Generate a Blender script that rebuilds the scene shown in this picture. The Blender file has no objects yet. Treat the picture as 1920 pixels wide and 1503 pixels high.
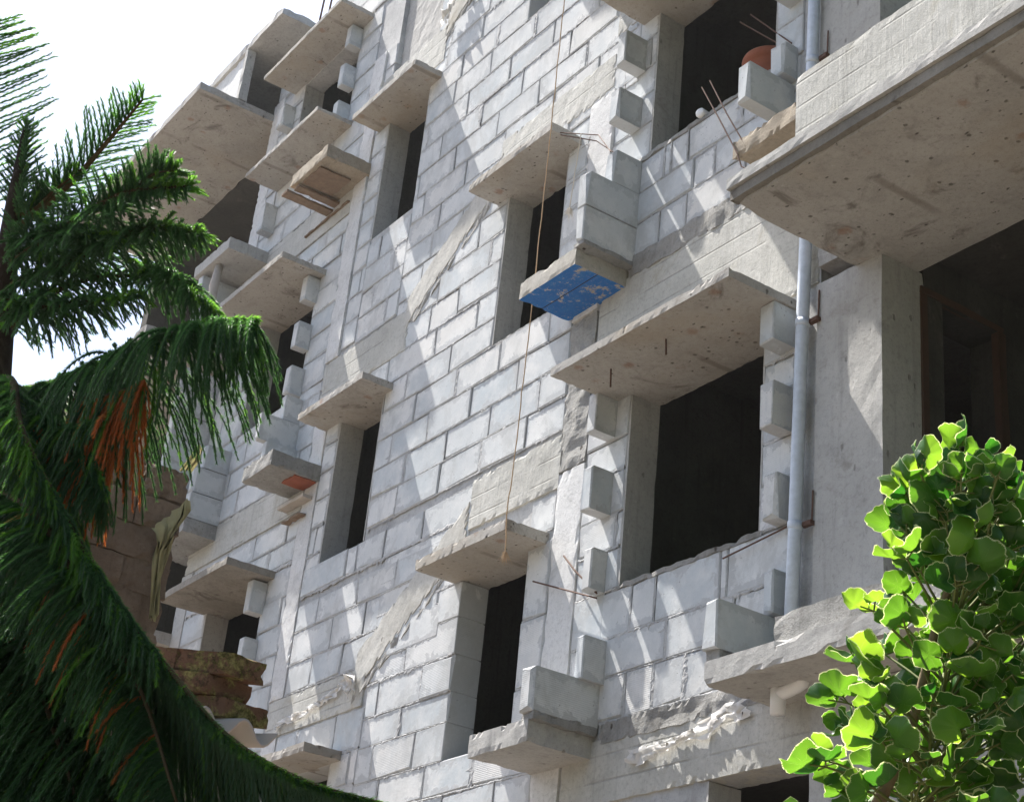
import bpy, math, random
from mathutils import Vector, Matrix, noise as NZ
import numpy as np

# ------------------------------------------------------------------ camera, sky, sun, exposure
sc = bpy.context.scene
col = sc.collection
cam_d = bpy.data.cameras.new('camera')
cam = bpy.data.objects.new('camera', cam_d)
col.objects.link(cam)
cam_d.sensor_width = 36.0
cam_d.lens = 57.96
cam_d.clip_start = 0.05
cam_d.clip_end = 600
RT, DN, FW = (0.57127, 0.81514, 0.09588), (-0.31972, 0.32860, -0.88871), (-0.75593, 0.47704, 0.44834)
cam.matrix_world = Matrix(((RT[0], -DN[0], -FW[0], 0.0), (RT[1], -DN[1], -FW[1], -5.5),
                           (RT[2], -DN[2], -FW[2], 1.6), (0, 0, 0, 1)))
sc.camera = cam

SUN = Vector((0.57, 0.144, -1.0)).normalized()           # the way the light travels
world = bpy.data.worlds.new('World')
sc.world = world
world.use_nodes = True
wn, wl = world.node_tree.nodes, world.node_tree.links
wn.clear()
sky = wn.new('ShaderNodeTexSky')
sky.sky_type = 'NISHITA'
sky.sun_disc = False
sky.sun_elevation = math.asin(-SUN.z)
sky.sun_rotation = math.atan2(-SUN.x, -SUN.y)
sky.air_density = 1.0
sky.dust_density = 2.2
sky.ozone_density = 1.0
bg = wn.new('ShaderNodeBackground')
bg.inputs['Strength'].default_value = 0.095
wo = wn.new('ShaderNodeOutputWorld')
wl.new(sky.outputs[0], bg.inputs[0])
wl.new(bg.outputs[0], wo.inputs[0])

sun_d = bpy.data.lights.new('sun', 'SUN')
sun_d.energy = 5.0
sun_d.angle = math.radians(0.5)
sun_d.color = (1.0, 0.955, 0.89)
sun = bpy.data.objects.new('sun', sun_d)
col.objects.link(sun)
sun.rotation_euler = SUN.to_track_quat('-Z', 'Y').to_euler()
sun.location = (-20, -8, 30)

vs = sc.view_settings
vs.view_transform = 'Standard'
vs.look = 'None'
vs.gamma = 1.0
vs.use_curve_mapping = False
vs.exposure = 1.52

rng = random.Random(11)
V = Vector

# ------------------------------------------------------------------ node helper
class NT:
    def __init__(s, name):
        s.mat = bpy.data.materials.new(name)
        s.mat.use_nodes = True
        s.n, s.l = s.mat.node_tree.nodes, s.mat.node_tree.links
        s.n.clear()
        s.out = s.n.new('ShaderNodeOutputMaterial')
        s.tc = s.n.new('ShaderNodeTexCoord')
        s.P = s.tc.outputs['Object']
    def put(s, sock, v):
        if hasattr(v, 'is_output'):
            s.l.new(v, sock)
        elif isinstance(v, (tuple, list)) and len(v) == 3 and sock.type == 'RGBA':
            sock.default_value = (*v, 1)
        else:
            sock.default_value = v
    def map(s, scale, vec=None, loc=(0, 0, 0)):
        m = s.n.new('ShaderNodeMapping')
        s.put(m.inputs['Vector'], vec or s.P)
        m.inputs['Scale'].default_value = scale
        m.inputs['Location'].default_value = loc
        return m.outputs[0]
    def noise(s, scale, detail=4, rough=0.55, vec=None, dist=0.0):
        m = s.n.new('ShaderNodeTexNoise')
        s.put(m.inputs['Vector'], vec or s.P)
        m.inputs['Scale'].default_value = scale
        m.inputs['Detail'].default_value = detail
        m.inputs['Roughness'].default_value = rough
        m.inputs['Distortion'].default_value = dist
        return m.outputs['Fac']
    def vor(s, scale, vec=None, out='Distance', rnd=1.0):
        m = s.n.new('ShaderNodeTexVoronoi')
        s.put(m.inputs['Vector'], vec or s.P)
        m.inputs['Scale'].default_value = scale
        m.inputs['Randomness'].default_value = rnd
        return m.outputs[out]
    def wave(s, scale, dir='Z', vec=None, dist=0.0):
        m = s.n.new('ShaderNodeTexWave')
        m.bands_direction = dir
        s.put(m.inputs['Vector'], vec or s.P)
        m.inputs['Scale'].default_value = scale
        m.inputs['Distortion'].default_value = dist
        m.inputs['Detail Scale'].default_value = 2
        return m.outputs['Fac']
    def step(s, v, a, b):
        m = s.n.new('ShaderNodeMapRange')
        m.interpolation_type = 'SMOOTHSTEP'
        s.put(m.inputs[0], v)
        m.inputs[1].default_value = a
        m.inputs[2].default_value = b
        return m.outputs[0]
    def math(s, op, a, b=0.0):
        m = s.n.new('ShaderNodeMath')
        m.operation = op
        s.put(m.inputs[0], a)
        s.put(m.inputs[1], b)
        return m.outputs[0]
    def mix(s, f, a, b, mode='MIX'):
        m = s.n.new('ShaderNodeMix')
        m.data_type = 'RGBA'
        m.blend_type = mode
        s.put(m.inputs[0], f)
        s.put(m.inputs[6], a)
        s.put(m.inputs[7], b)
        return m.outputs[2]
    def bump(s, h, strength=0.5, dist=0.01, normal=None):
        m = s.n.new('ShaderNodeBump')
        m.inputs['Strength'].default_value = strength
        m.inputs['Distance'].default_value = dist
        s.put(m.inputs['Height'], h)
        if normal is not None:
            s.l.new(normal, m.inputs['Normal'])
        return m.outputs[0]
    def rnd(s):
        return s.n.new('ShaderNodeObjectInfo').outputs['Random']
    def sep(s, v):
        m = s.n.new('ShaderNodeSeparateXYZ')
        s.put(m.inputs[0], v)
        return m.outputs
    def bsdf(s, color, rough=0.9, normal=None, spec=0.2, trans=None):
        b = s.n.new('ShaderNodeBsdfPrincipled')
        s.put(b.inputs['Base Color'], color)
        s.put(b.inputs['Roughness'], rough)
        b.inputs['Specular IOR Level'].default_value = spec
        if normal is not None:
            s.l.new(normal, b.inputs['Normal'])
        res = b.outputs[0]
        if trans is not None:
            t = s.n.new('ShaderNodeBsdfTranslucent')
            s.put(t.inputs[0], trans[0])
            mx = s.n.new('ShaderNodeMixShader')
            mx.inputs[0].default_value = trans[1]
            s.l.new(res, mx.inputs[1])
            s.l.new(t.outputs[0], mx.inputs[2])
            res = mx.outputs[0]
        s.l.new(res, s.out.inputs[0])
        return s.mat

def m_block():
    t = NT('aac_block')
    at_ = t.n.new('ShaderNodeAttribute'); at_.attribute_name = 'tone'
    r = t.math('FRACT', t.math('ADD', t.rnd(), at_.outputs['Fac']))
    off = t.n.new('ShaderNodeVectorMath'); off.operation = 'ADD'
    t.l.new(t.P, off.inputs[0])
    sc_ = t.math('MULTIPLY', r, 37.0); t.l.new(sc_, off.inputs[1])
    P = off.outputs[0]
    base = t.mix(r, (.435, .475, .50), (.615, .62, .615))
    base = t.mix(t.math('MULTIPLY', t.step(t.math('FRACT', t.math('MULTIPLY', r, 7.3)), .55, .9), .5), base, (.60, .57, .53))
    base = t.mix(t.step(t.noise(4, 5, .66, P), .35, .75), base, (.645, .645, .635))
    uv = t.sep(t.tc.outputs['UV'])
    u, v = uv[0], uv[1]
    eu = t.math('MULTIPLY', t.math('MINIMUM', u, t.math('SUBTRACT', 1.0, u)), 1.7)
    ev = t.math('MINIMUM', v, t.math('SUBTRACT', 1.0, v))
    e = t.math('MINIMUM', eu, ev)
    nz = t.noise(9, 6, .62, P, .5)
    smear = t.step(t.math('SUBTRACT', t.math('ADD', t.noise(11, 8, .72, P, .35), t.math('MULTIPLY', t.math('SUBTRACT', t.noise(1.7, 3, .6), .5), .55)), t.math('MULTIPLY', e, .85)), .37, .41)
    big = t.step(t.noise(3.2, 7, .66, P, .5), .66, .74)
    m = t.math('MAXIMUM', smear, t.math('MULTIPLY', big, .55))
    c = t.mix(t.math('MULTIPLY', m, .9), base, t.mix(t.noise(40, 5, .7, P), (.37, .38, .385), (.50, .505, .51)))
    c = t.mix(t.math('MULTIPLY', t.step(t.noise(55, 6, .72, P), .50, .72), .28), c, (.36, .36, .36))
    drip = t.step(t.noise(1, 5, .6, t.map((26, 1, 2.2), P)), .60, .72)
    c = t.mix(t.math('MULTIPLY', drip, .35), c, (.42, .43, .45))
    c = t.mix(t.math('MULTIPLY', t.step(t.noise(1.1, 7, .70), .40, .64), .5), c, (.375, .41, .435))
    c = t.mix(t.math('MULTIPLY', t.step(t.noise(2.7, 8, .72, t.map((1, 1, .6), None, (5, 2, 8)), .4), .50, .64), .55), c, (.385, .39, .385))
    pit = t.math('MULTIPLY', t.step(t.vor(26, P), .16, .05), t.step(t.noise(5, 2, .5, P), .52, .6))
    c = t.mix(t.math('MULTIPLY', pit, .7), c, (.2, .2, .2))
    stri = t.math('MULTIPLY', t.wave(26, 'Z', P, .6), t.step(r, .55, .75))
    h = t.math('ADD', t.math('MULTIPLY', t.noise(30, 5, .65, P), .8), t.math('MULTIPLY', t.noise(230, 3, .6, P), .35))
    h = t.math('ADD', h, t.math('MULTIPLY', stri, .32))
    h = t.math('SUBTRACT', h, t.math('MULTIPLY', pit, .8))
    h = t.math('ADD', h, t.math('MULTIPLY', m, .25))
    return t.bsdf(c, .95, t.bump(h, .55, .0035), .1)

def m_concrete(name, a, b, stain=(.16, .145, .12), pits=0.0, boards=False, rough_h=.004, streak=.4, stainamt=.5, extra=None):
    t = NT(name)
    c = t.mix(t.step(t.noise(1.7, 6, .62), .3, .7), a, b)
    c = t.mix(t.math('MULTIPLY', t.step(t.noise(5, 7, .66, None, .6), .5, .78), .6), c, tuple(x * .68 for x in a))
    c = t.mix(t.math('MULTIPLY', t.step(t.noise(2.3, 6, .7, t.map((1, 1, 1), None, (7, 3, 1)), 1.2), .56, .72), stainamt), c, stain)
    c = t.mix(t.math('MULTIPLY', t.step(t.noise(34, 6, .72), .48, .70), .42), c, tuple(x * .55 for x in a))
    c = t.mix(t.math('MULTIPLY', t.step(t.noise(110, 3, .7), .52, .72), .30), c, tuple(x * .45 for x in a))
    c = t.mix(t.math('MULTIPLY', t.step(t.noise(13, 6, .7, t.map((1, 1, 1), None, (3, 9, 4))), .60, .72), .35), c, tuple(min(1, x * 1.35) for x in b))
    s = t.step(t.noise(1, 4, .6, t.map((22, 22, 1.3))), .52, .75)
    c = t.mix(t.math('MULTIPLY', s, streak), c, tuple(x * .6 for x in a))
    h = t.math('ADD', t.math('MULTIPLY', t.noise(38, 8, .74), 1.0), t.math('MULTIPLY', t.noise(170, 4, .7), .55))
    if boards:
        w = t.math('MULTIPLY', t.step(t.wave(2.1, 'Z', None, .12), .03, .0), t.step(t.noise(2.2, 4, .6), .42, .6))
        h = t.math('SUBTRACT', h, t.math('MULTIPLY', w, .9))
        c = t.mix(t.math('MULTIPLY', w, .45), c, tuple(x * .4 for x in a))
        h = t.math('ADD', h, t.math('MULTIPLY', t.step(t.noise(1, 5, .65, t.map((60, 60, 3))), .45, .6), .2))
    if pits:
        vv = t.map((1, 1, .55))
        d = t.vor(11, vv)
        k = t.sep(t.vor(11, vv, 'Color'))[0]
        p = t.math('MULTIPLY', t.step(t.math('ADD', d, t.math('MULTIPLY', t.noise(60, 3, .6), .16)), .24, .15), t.step(k, .45, .5))
        c = t.mix(t.math('MULTIPLY', p, pits), c, (.09, .08, .07))
        h = t.math('SUBTRACT', h, t.math('MULTIPLY', p, 1.2))
        d2 = t.vor(38, vv)
        p2 = t.math('MULTIPLY', t.step(d2, .2, .08), t.step(t.noise(4), .5, .6))
        c = t.mix(t.math('MULTIPLY', p2, pits * .6), c, (.12, .1, .09))
    if extra:
        c = extra(t, c)
    return t.bsdf(c, .92, t.bump(h, .7, rough_h), .15)

def blue_paint(t, c):
    m = t.step(t.math('ADD', t.noise(7, 9, .74, None, .3), t.math('MULTIPLY', t.noise(30, 5, .7), .22)), .72, .655)
    z = t.math('MULTIPLY', m, t.step(t.sep(t.n.new('ShaderNodeNewGeometry').outputs['Normal'])[2], -.5, -.8))
    seam = t.step(t.math('ABSOLUTE', t.math('ADD', t.sep(t.P)[1], .235)), .006, .002)
    c = t.mix(z, c, t.mix(t.noise(14, 4), (.015, .10, .34), (.04, .17, .43)))
    c = t.mix(t.math('MULTIPLY', t.step(t.noise(45, 6, .75), .52, .66), .35), c, (.30, .28, .25))
    return t.mix(t.math('MULTIPLY', seam, t.step(t.sep(t.n.new('ShaderNodeNewGeometry').outputs['Normal'])[2], -.5, -.8)), c, (.03, .03, .04))

def m_simple(name, c, rough=.7, var=.3, scale=30, spec=.3, bump=.002, trans=None):
    t = NT(name)
    cc = t.mix(t.noise(scale, 5, .6), tuple(x * (1 - var) for x in c), tuple(min(1, x * (1 + var)) for x in c))
    return t.bsdf(cc, rough, t.bump(t.noise(scale * 4, 4), .5, bump), spec, trans)

M = {}
M['block'] = m_block()
M['mortar'] = m_concrete('mortar', (.34, .345, .35), (.50, .50, .495), rough_h=.007, streak=.25, stainamt=.3)
M['conc'] = m_concrete('concrete', (.37, .365, .35), (.45, .44, .42), pits=.5)
def rusty(t, c):
    k = t.sep(t.vor(4.5, None, 'Color'))[1]
    d = t.math('ADD', t.vor(4.5), t.math('MULTIPLY', t.noise(30, 4, .7), .35))
    m = t.math('MULTIPLY', t.step(d, .40, .24), t.step(k, .50, .56))
    c = t.mix(t.math('MULTIPLY', m, .55), c, (.25, .13, .08))
    c = t.mix(t.math('MULTIPLY', t.step(t.noise(.9, 6, .6, None, .4), .45, .7), .45), c, (.33, .27, .19))
    line = t.math('MULTIPLY', t.step(t.wave(.33, 'X', None, .05), .012, .0), t.step(t.noise(1.5), .45, .55))
    c = t.mix(t.math('MULTIPLY', line, .5), c, (.14, .12, .10))
    vee = t.math('MULTIPLY', t.step(t.math('ADD', t.vor(11, t.map((1, 1.7, 1), None, (3, 1, 0))), t.math('MULTIPLY', t.noise(70, 3, .6), .22)), .27, .20), t.step(t.noise(48, 3), .45, .52))
    return t.mix(t.math('MULTIPLY', vee, .85), c, (.06, .052, .045))
M['soffit'] = m_concrete('concrete_slab', (.34, .325, .30), (.42, .405, .38), pits=.8, stain=(.13, .115, .10), stainamt=.85, streak=.15, extra=rusty)
M['beam'] = m_concrete('board_marked_concrete', (.40, .395, .365), (.51, .505, .475), boards=True, rough_h=.006, streak=.35, stain=(.30, .27, .20))
M['flight'] = m_concrete('flight_concrete', (.40, .39, .36), (.52, .51, .475), rough_h=.004, streak=.1, stain=(.30, .28, .24), pits=.6)
M['rough'] = m_concrete('honeycombed_concrete', (.28, .275, .26), (.40, .395, .38), pits=1.0, rough_h=.03)
M['plaster'] = m_concrete('rough_plaster', (.55, .55, .55), (.68, .68, .67), rough_h=.008, stain=(.34, .34, .33), streak=.2)
M['blue'] = m_concrete('blue_stained_slab', (.34, .32, .28), (.42, .40, .36), extra=blue_paint)
M['dark'] = m_concrete('dark_concrete', (.20, .185, .16), (.30, .28, .25), rough_h=.012, stain=(.07, .06, .05), stainamt=.8)
M['brownslab'] = m_concrete('shuttered_underside', (.30, .25, .19), (.40, .35, .28), stain=(.10, .07, .05), stainamt=.9, rough_h=.012)
M['room_shade'] = m_concrete('room_shade_plaster', (.05, .047, .04), (.08, .075, .065), rough_h=.003)  # near-black base colour puts the shade of deep rooms into the surface
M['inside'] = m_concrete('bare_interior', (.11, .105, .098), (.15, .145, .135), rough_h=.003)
M['pvc'] = m_simple('grey_pvc', (.50, .55, .62), .5, .30, 22, .4, .0005)
M['white_pvc'] = m_simple('white_pvc', (.72, .72, .72), .4, .06, 9, .4, .0005)
M['rust'] = m_simple('rusty_steel', (.10, .055, .04), .85, .4, 60, .3, .001)
M['rope'] = m_simple('coir_rope', (.46, .32, .20), .95, .3, 200, .1, .001)
M['string'] = m_simple('grey_string', (.5, .45, .38), .95, .3, 200, .1, .001)
M['terracotta'] = m_simple('terracotta', (.24, .085, .05), .85, .3, 14, .2, .001)
M['wood'] = m_simple('door_wood', (.062, .034, .02), .6, .35, 12, .3, .001)
M['plank'] = m_simple('old_planks', (.20, .145, .105), .9, .5, 18, .1, .004)
M['pale_wood'] = m_simple('pale_timber', (.42, .38, .34), .9, .35, 12, .1, .004)
M['plastic'] = m_simple('torn_plastic', (.75, .73, .70), .5, .15, 10, .4, .004, ((.8, .78, .75), .35))
M['ground'] = m_simple('packed_earth', (.165, .14, .115), .95, .3, 2, .1, .02)
M['redpaint'] = m_simple('red_oxide', (.27, .085, .05), .85, .35, 20, .2, .002)

# ------------------------------------------------------------------ mesh helpers
class MB:
    def __init__(s): s.v, s.f, s.uv = [], [], {}
    def quad(s, a, b, c, d):
        n = len(s.v); s.v += [a, b, c, d]; s.f.append((n, n + 1, n + 2, n + 3))
    def box(s, x0, x1, y0, y1, z0, z1, j=0.0):
        n = len(s.v)
        for x in (x0, x1):
            for y in (y0, y1):
                for z in (z0, z1):
                    s.v.append((x + rng.uniform(-j, j), y + rng.uniform(-j, j), z + rng.uniform(-j, j)))
        for f in ((0, 1, 3, 2), (4, 6, 7, 5), (0, 4, 5, 1), (2, 3, 7, 6), (0, 2, 6, 4), (1, 5, 7, 3)):
            s.f.append(tuple(n + i for i in f))
    def tube(s, pts, rad, seg=8, cap=True):
        pts = [V(p) for p in pts]
        if not isinstance(rad, (list, tuple)): rad = [rad] * len(pts)
        n0 = len(s.v); up = None
        for i, p in enumerate(pts):
            t = (pts[min(i + 1, len(pts) - 1)] - pts[max(i - 1, 0)]).normalized()
            if up is None:
                up = V((0, 0, 1)) if abs(t.z) < .9 else V((1, 0, 0))
            a = t.cross(up).normalized(); b = a.cross(t).normalized(); up = b
            for k in range(seg):
                w = 2 * math.pi * k / seg
                s.v.append(tuple(p + (a * math.cos(w) + b * math.sin(w)) * rad[i]))
        for i in range(len(pts) - 1):
            for k in range(seg):
                k2 = (k + 1) % seg
                s.f.append((n0 + i * seg + k, n0 + i * seg + k2, n0 + (i + 1) * seg + k2, n0 + (i + 1) * seg + k))
        if cap:
            s.f.append(tuple(n0 + k for k in range(seg - 1, -1, -1)))
            e = n0 + (len(pts) - 1) * seg
            s.f.append(tuple(e + k for k in range(seg)))
    def build(s, name, mat, parent=None, smooth=False, kind=None):
        me = bpy.data.meshes.new(name)
        me.from_pydata([tuple(p) for p in s.v], [], s.f)
        me.update()
        if mat: me.materials.append(mat)
        if smooth: me.polygons.foreach_set('use_smooth', [True] * len(me.polygons))
        return link(name, me, parent, kind)

def link(name, me, parent=None, kind=None):
    o = bpy.data.objects.new(name, me)
    col.objects.link(o)
    if parent is not None: adopt(o, parent)
    if kind: o['kind'] = kind
    return o

def adopt(o, parent):
    o.parent = parent
    o.matrix_parent_inverse = world_of(parent).inverted()
    return o

def world_of(o):
    m = Matrix.LocRotScale(o.location, o.rotation_euler, o.scale)
    if o.parent is not None:
        m = world_of(o.parent) @ o.matrix_parent_inverse @ m
    return m

def tag(o, label, cat, group=None):
    o['label'] = label; o['category'] = cat
    if group: o['group'] = group
    return o

def thing(name, loc, label, cat, group=None):
    o = bpy.data.objects.new(name, None)
    o.empty_display_size = .2
    o.location = loc
    col.objects.link(o)
    return tag(o, label, cat, group)

def rough_box(x0, x1, y0, y1, z0, z1, step=.05, amp=.006, seed=0, chip=.012, mb=None, xf=None):
    """a subdivided box whose surface wanders a little and whose edges are chipped"""
    mb = mb or MB()
    L = (x1 - x0, y1 - y0, z1 - z0)
    N = [max(1, min(64, round(l / step))) for l in L]
    idx = {}
    def vert(i, j, k):
        key = (i, j, k)
        if key in idx: return idx[key]
        p = V((x0 + L[0] * i / N[0], y0 + L[1] * j / N[1], z0 + L[2] * k / N[2]))
        on = [i in (0, N[0]), j in (0, N[1]), k in (0, N[2])]
        q = p * 11 + V((seed * 3.1, seed, -seed))
        d = V((NZ.noise(q), NZ.noise(q + V((31, 7, 3))), NZ.noise(q + V((5, 63, 9))))) * amp
        if sum(on) >= 2:
            c = (max(0.0, NZ.noise(p * 34 + V((seed, 0, 9))) - .12) * 1.3 + max(0.0, NZ.noise(p * 9 + V((seed, 4, 9))) - .3) * 1.6) * chip
            ctr = V(((x0 + x1) / 2, (y0 + y1) / 2, (z0 + z1) / 2))
            for ax in range(3):
                if on[ax]: d[ax] += c * (1 if ctr[ax] > p[ax] else -1)
        p = p + d
        if xf: p = xf(p)
        idx[key] = len(mb.v); mb.v.append(tuple(p))
        return idx[key]
    a, b, c = N
    for i in range(a):
        for j in range(b):
            mb.f.append((vert(i, j, 0), vert(i, j + 1, 0), vert(i + 1, j + 1, 0), vert(i + 1, j, 0)))
            mb.f.append((vert(i, j, c), vert(i + 1, j, c), vert(i + 1, j + 1, c), vert(i, j + 1, c)))
    for i in range(a):
        for k in range(c):
            mb.f.append((vert(i, 0, k), vert(i + 1, 0, k), vert(i + 1, 0, k + 1), vert(i, 0, k + 1)))
            mb.f.append((vert(i, b, k), vert(i, b, k + 1), vert(i + 1, b, k + 1), vert(i + 1, b, k)))
    for j in range(b):
        for k in range(c):
            mb.f.append((vert(0, j, k), vert(0, j, k + 1), vert(0, j + 1, k + 1), vert(0, j + 1, k)))
            mb.f.append((vert(a, j, k), vert(a, j + 1, k), vert(a, j + 1, k + 1), vert(a, j, k + 1)))
    return mb

def slab(name, mat, parent, *d, **k):
    return rough_box(*d, **k).build(name, M[mat], parent)

# ------------------------------------------------------------------ ground
g = MB()
g.quad((-300, -300, 0), (300, -300, 0), (300, 300, 0), (-300, 300, 0))
o = g.build('ground', M['ground']); o['kind'] = 'structure'

# ------------------------------------------------------------------ the building
BLD = thing('apartment_building', (-9.0, 1.5, 0),
            'unfinished grey apartment block of bare concrete and aerated blocks with empty window openings', 'building')
T = .22
TOP = 13.0
# openings in the street wall: x0, x1, z0, z1
OPEN = [(-7.34, -6.12, 5.035, 6.33), (-7.33, -6.10, 8.125, 9.36), (-9.10, -8.33, 4.29, 5.555), (-9.08, -8.30, 7.36, 8.67),
        (-11.35, -10.63, 9.33, 10.61), (-11.37, -10.65, 6.25, 7.535), (-13.50, -12.31, 8.12, 9.33), (-13.50, -12.31, 5.09, 6.32),
        (-13.50, -12.28, 11.09, 12.28), (-11.42, -10.62, 11.22, 12.9), (-6.46, -5.70, 2.3, 3.76), (-11.37, -10.65, 3.2, 4.50),
        (-9.10, -8.33, 10.42, 11.7), (-7.33, -6.10, 11.15, 12.36)]
WX0, WX1 = -14.2, -5.69

def wall_core():
    mb = MB()
    xs = sorted({WX0, WX1, *[o[0] - .005 for o in OPEN], *[o[1] + .005 for o in OPEN]})
    zs = sorted({0.0, TOP, *[o[2] - .005 for o in OPEN], *[o[3] + .005 for o in OPEN]})
    def isopen(x, z): return any(a < x < b and c < z < d for a, b, c, d in OPEN)
    y0, y1 = .012, T - .012
    for i in range(len(xs) - 1):
        for k in range(len(zs) - 1):
            if isopen((xs[i] + xs[i + 1]) / 2, (zs[k] + zs[k + 1]) / 2): continue
            a, b, c, d = xs[i], xs[i + 1], zs[k], zs[k + 1]
            mb.quad((a, y0, c), (b, y0, c), (b, y0, d), (a, y0, d))
            mb.quad((a, y1, c), (a, y1, d), (b, y1, d), (b, y1, c))
    for a, b, c, d in OPEN:
        a -= .005; b += .005; c -= .005; d += .005
        mb.quad((a, y0, c), (a, y0, d), (a, y1, d), (a, y1, c))
        mb.quad((b, y0, c), (b, y1, c), (b, y1, d), (b, y0, d))
        mb.quad((a, y0, c), (a, y1, c), (b, y1, c), (b, y0, c))
        mb.quad((a, y0, d), (b, y0, d), (b, y1, d), (a, y1, d))
    mb.quad((WX0, y0, 0), (WX0, y0, TOP), (WX0, y1, TOP), (WX0, y1, 0))
    mb.quad((WX0, y0, TOP), (WX1, y0, TOP), (WX1, y1, TOP), (WX0, y1, TOP))
    return mb.build('wall', M['mortar'], BLD)
wall_core()

def block(x0, x1, y0, y1, z0, z1, name='block', ch=.004, j=.003):
    """one aerated block: chamfered front, corners a little off"""
    def r(): return rng.uniform(-j, j)
    yo = rng.uniform(-.004, .004)
    mb = MB()
    A = [(x0, z0), (x1, z0), (x1, z1), (x0, z1)]
    cx, cz = (x0 + x1) / 2, (z0 + z1) / 2
    js = [(r(), r()) for _ in A]
    chip = [ch * (1 + (3.2 if rng.random() < .16 else 0) + rng.random()) for _ in A]
    back = [(x + a, y1, z + b) for (x, z), (a, b) in zip(A, js)]
    mid = [(x + a, y0 + yo + c, z + b) for (x, z), (a, b), c in zip(A, js, chip)]
    fr = [(x + a + (c if x < cx else -c), y0 + yo + r() * .5, z + b + (c if z < cz else -c)) for (x, z), (a, b), c in zip(A, js, chip)]
    mb.v = back + mid + fr
    mb.f = [(8, 9, 10, 11), (3, 2, 1, 0)]
    for i in range(4):
        k = (i + 1) % 4
        mb.f += [(4 + i, 4 + k, 8 + k, 8 + i), (i, k, 4 + k, 4 + i)]
    o = mb.build(name, M['block'], BLD)
    me = o.data
    uv = me.uv_layers.new(name='UVMap')
    for lp in me.loops:
        p = me.vertices[lp.vertex_index].co
        uv.data[lp.index].uv = ((p.x - x0) / max(.01, x1 - x0), (p.z - z0) / max(.01, z1 - z0))
    if y0 < -.03:
        for po in me.polygons:
            if abs(po.normal.x) > .8:
                for li in po.loop_indices:
                    p = me.vertices[me.loops[li].vertex_index].co
                    uv.data[li].uv = ((p.y - y0) / (y1 - y0), (p.z - z0) / max(.01, z1 - z0))
    return o

def subtract(rects, hole):
    a, b, c, d = hole
    out = []
    for x0, x1, z0, z1 in rects:
        if b <= x0 or a >= x1 or d <= z0 or c >= z1:
            out.append((x0, x1, z0, z1)); continue
        if x0 < a: out.append((x0, a, z0, z1))
        if x1 > b: out.append((b, x1, z0, z1))
        xa, xb = max(x0, a), min(x1, b)
        if z0 < c: out.append((xa, xb, z0, c))
        if z1 > d: out.append((xa, xb, d, z1))
    return out

JOINTS = []                                                   # (x0, x1, z) of bed joints, for the squeezed mortar
def course(x0, x1, z0, z1, joints, gap=.010, holes=()):
    js = [x0] + sorted(x for x in joints if x0 + .05 < x < x1 - .05) + [x1]
    for a, b in zip(js[:-1], js[1:]):
        ga = gap * rng.uniform(.6, 1.6) / 2
        rs = [(a + (ga if a > x0 else .002), b - (ga if b < x1 else .002), z0 + gap / 2, z1 - gap / 2)]
        for h in list(OPEN) + list(holes): rs = subtract(rs, h)
        for r in rs:
            if r[1] - r[0] > .035 and r[3] - r[2] > .035:
                block(r[0], r[1], 0.0, T, r[2], r[3])
        if b < x1: VJ.append((b, z0, z1))
    JOINTS.append((x0, x1, z0))
VJ = []

def panel(x0, x1, zs, offs=None, pitch=.605, explicit={}, holes=()):
    for n, (a, b) in enumerate(zip(zs[:-1], zs[1:])):
        if n in explicit:
            js = explicit[n]
        else:
            o_ = offs[n % len(offs)] if offs else rng.uniform(0, pitch)
            js = []
            x = x1 - o_ - 6 * pitch
            x = x0 - ((x0 - x1 + o_) % pitch)
            while x < x1:
                js.append(x + rng.uniform(-.035, .035)); x += pitch
        course(x0, x1, a, b, js, holes=holes)

C = lambda z0, n, p=.2545: [z0 + p * i for i in range(n + 1)]
FLOORB = (-9.3, -7.3, 8.95, 9.28)
# central wall between the two columns of small windows
panel(-10.64, -8.06, C(6.325, 6), explicit={
    0: [-9.05, -8.50, -9.6, -10.2], 1: [-8.38, -8.99, -9.57, -10.15], 2: [-8.68, -9.28, -9.86, -10.4],
    3: [-8.33, -8.94, -9.52, -10.11], 4: [-9.08, -9.66, -10.3], 5: [-9.33, -9.93]})
panel(-10.64, -8.06, C(7.852, 4), explicit={0: [-9.08, -9.65, -10.06], 1: [-9.25, -9.98, -10.45], 2: [-9.45, -9.9, -10.3], 3: [-9.2, -9.75, -10.2]})
panel(-10.64, -7.52, C(8.87, 8), offs=[.18, .47, .05, .33, .58, .25])
panel(-10.64, -7.52, C(10.906, 8), offs=[.41, .12, .3, .55])
# strips beside the left small windows
panel(-11.60, -11.35, C(8.3, 13), pitch=2); panel(-11.60, -11.37, C(6.1, 6), pitch=2)
panel(-11.35, -10.64, C(8.26, 4), offs=[.2, .5]); panel(-11.37, -10.64, [7.60, 7.84], offs=[.3])
panel(-11.35, -10.64, C(10.66, 2), offs=[.35, .1])
# below the left window, down to the lower landing
panel(-11.60, -9.35, [5.185, 5.435, 5.705, 5.935], explicit={0: [-10.72, -11.2, -10.2], 1: [-10.95, -10.45], 2: [-10.62, -11.25, -10.05]})
panel(-11.60, -9.05, [6.005, 6.25], explicit={0: [-10.88, -10.72, -10.3, -9.75]})
panel(-10.65, -10.64, [6.25, 6.32]) if False else None
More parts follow.
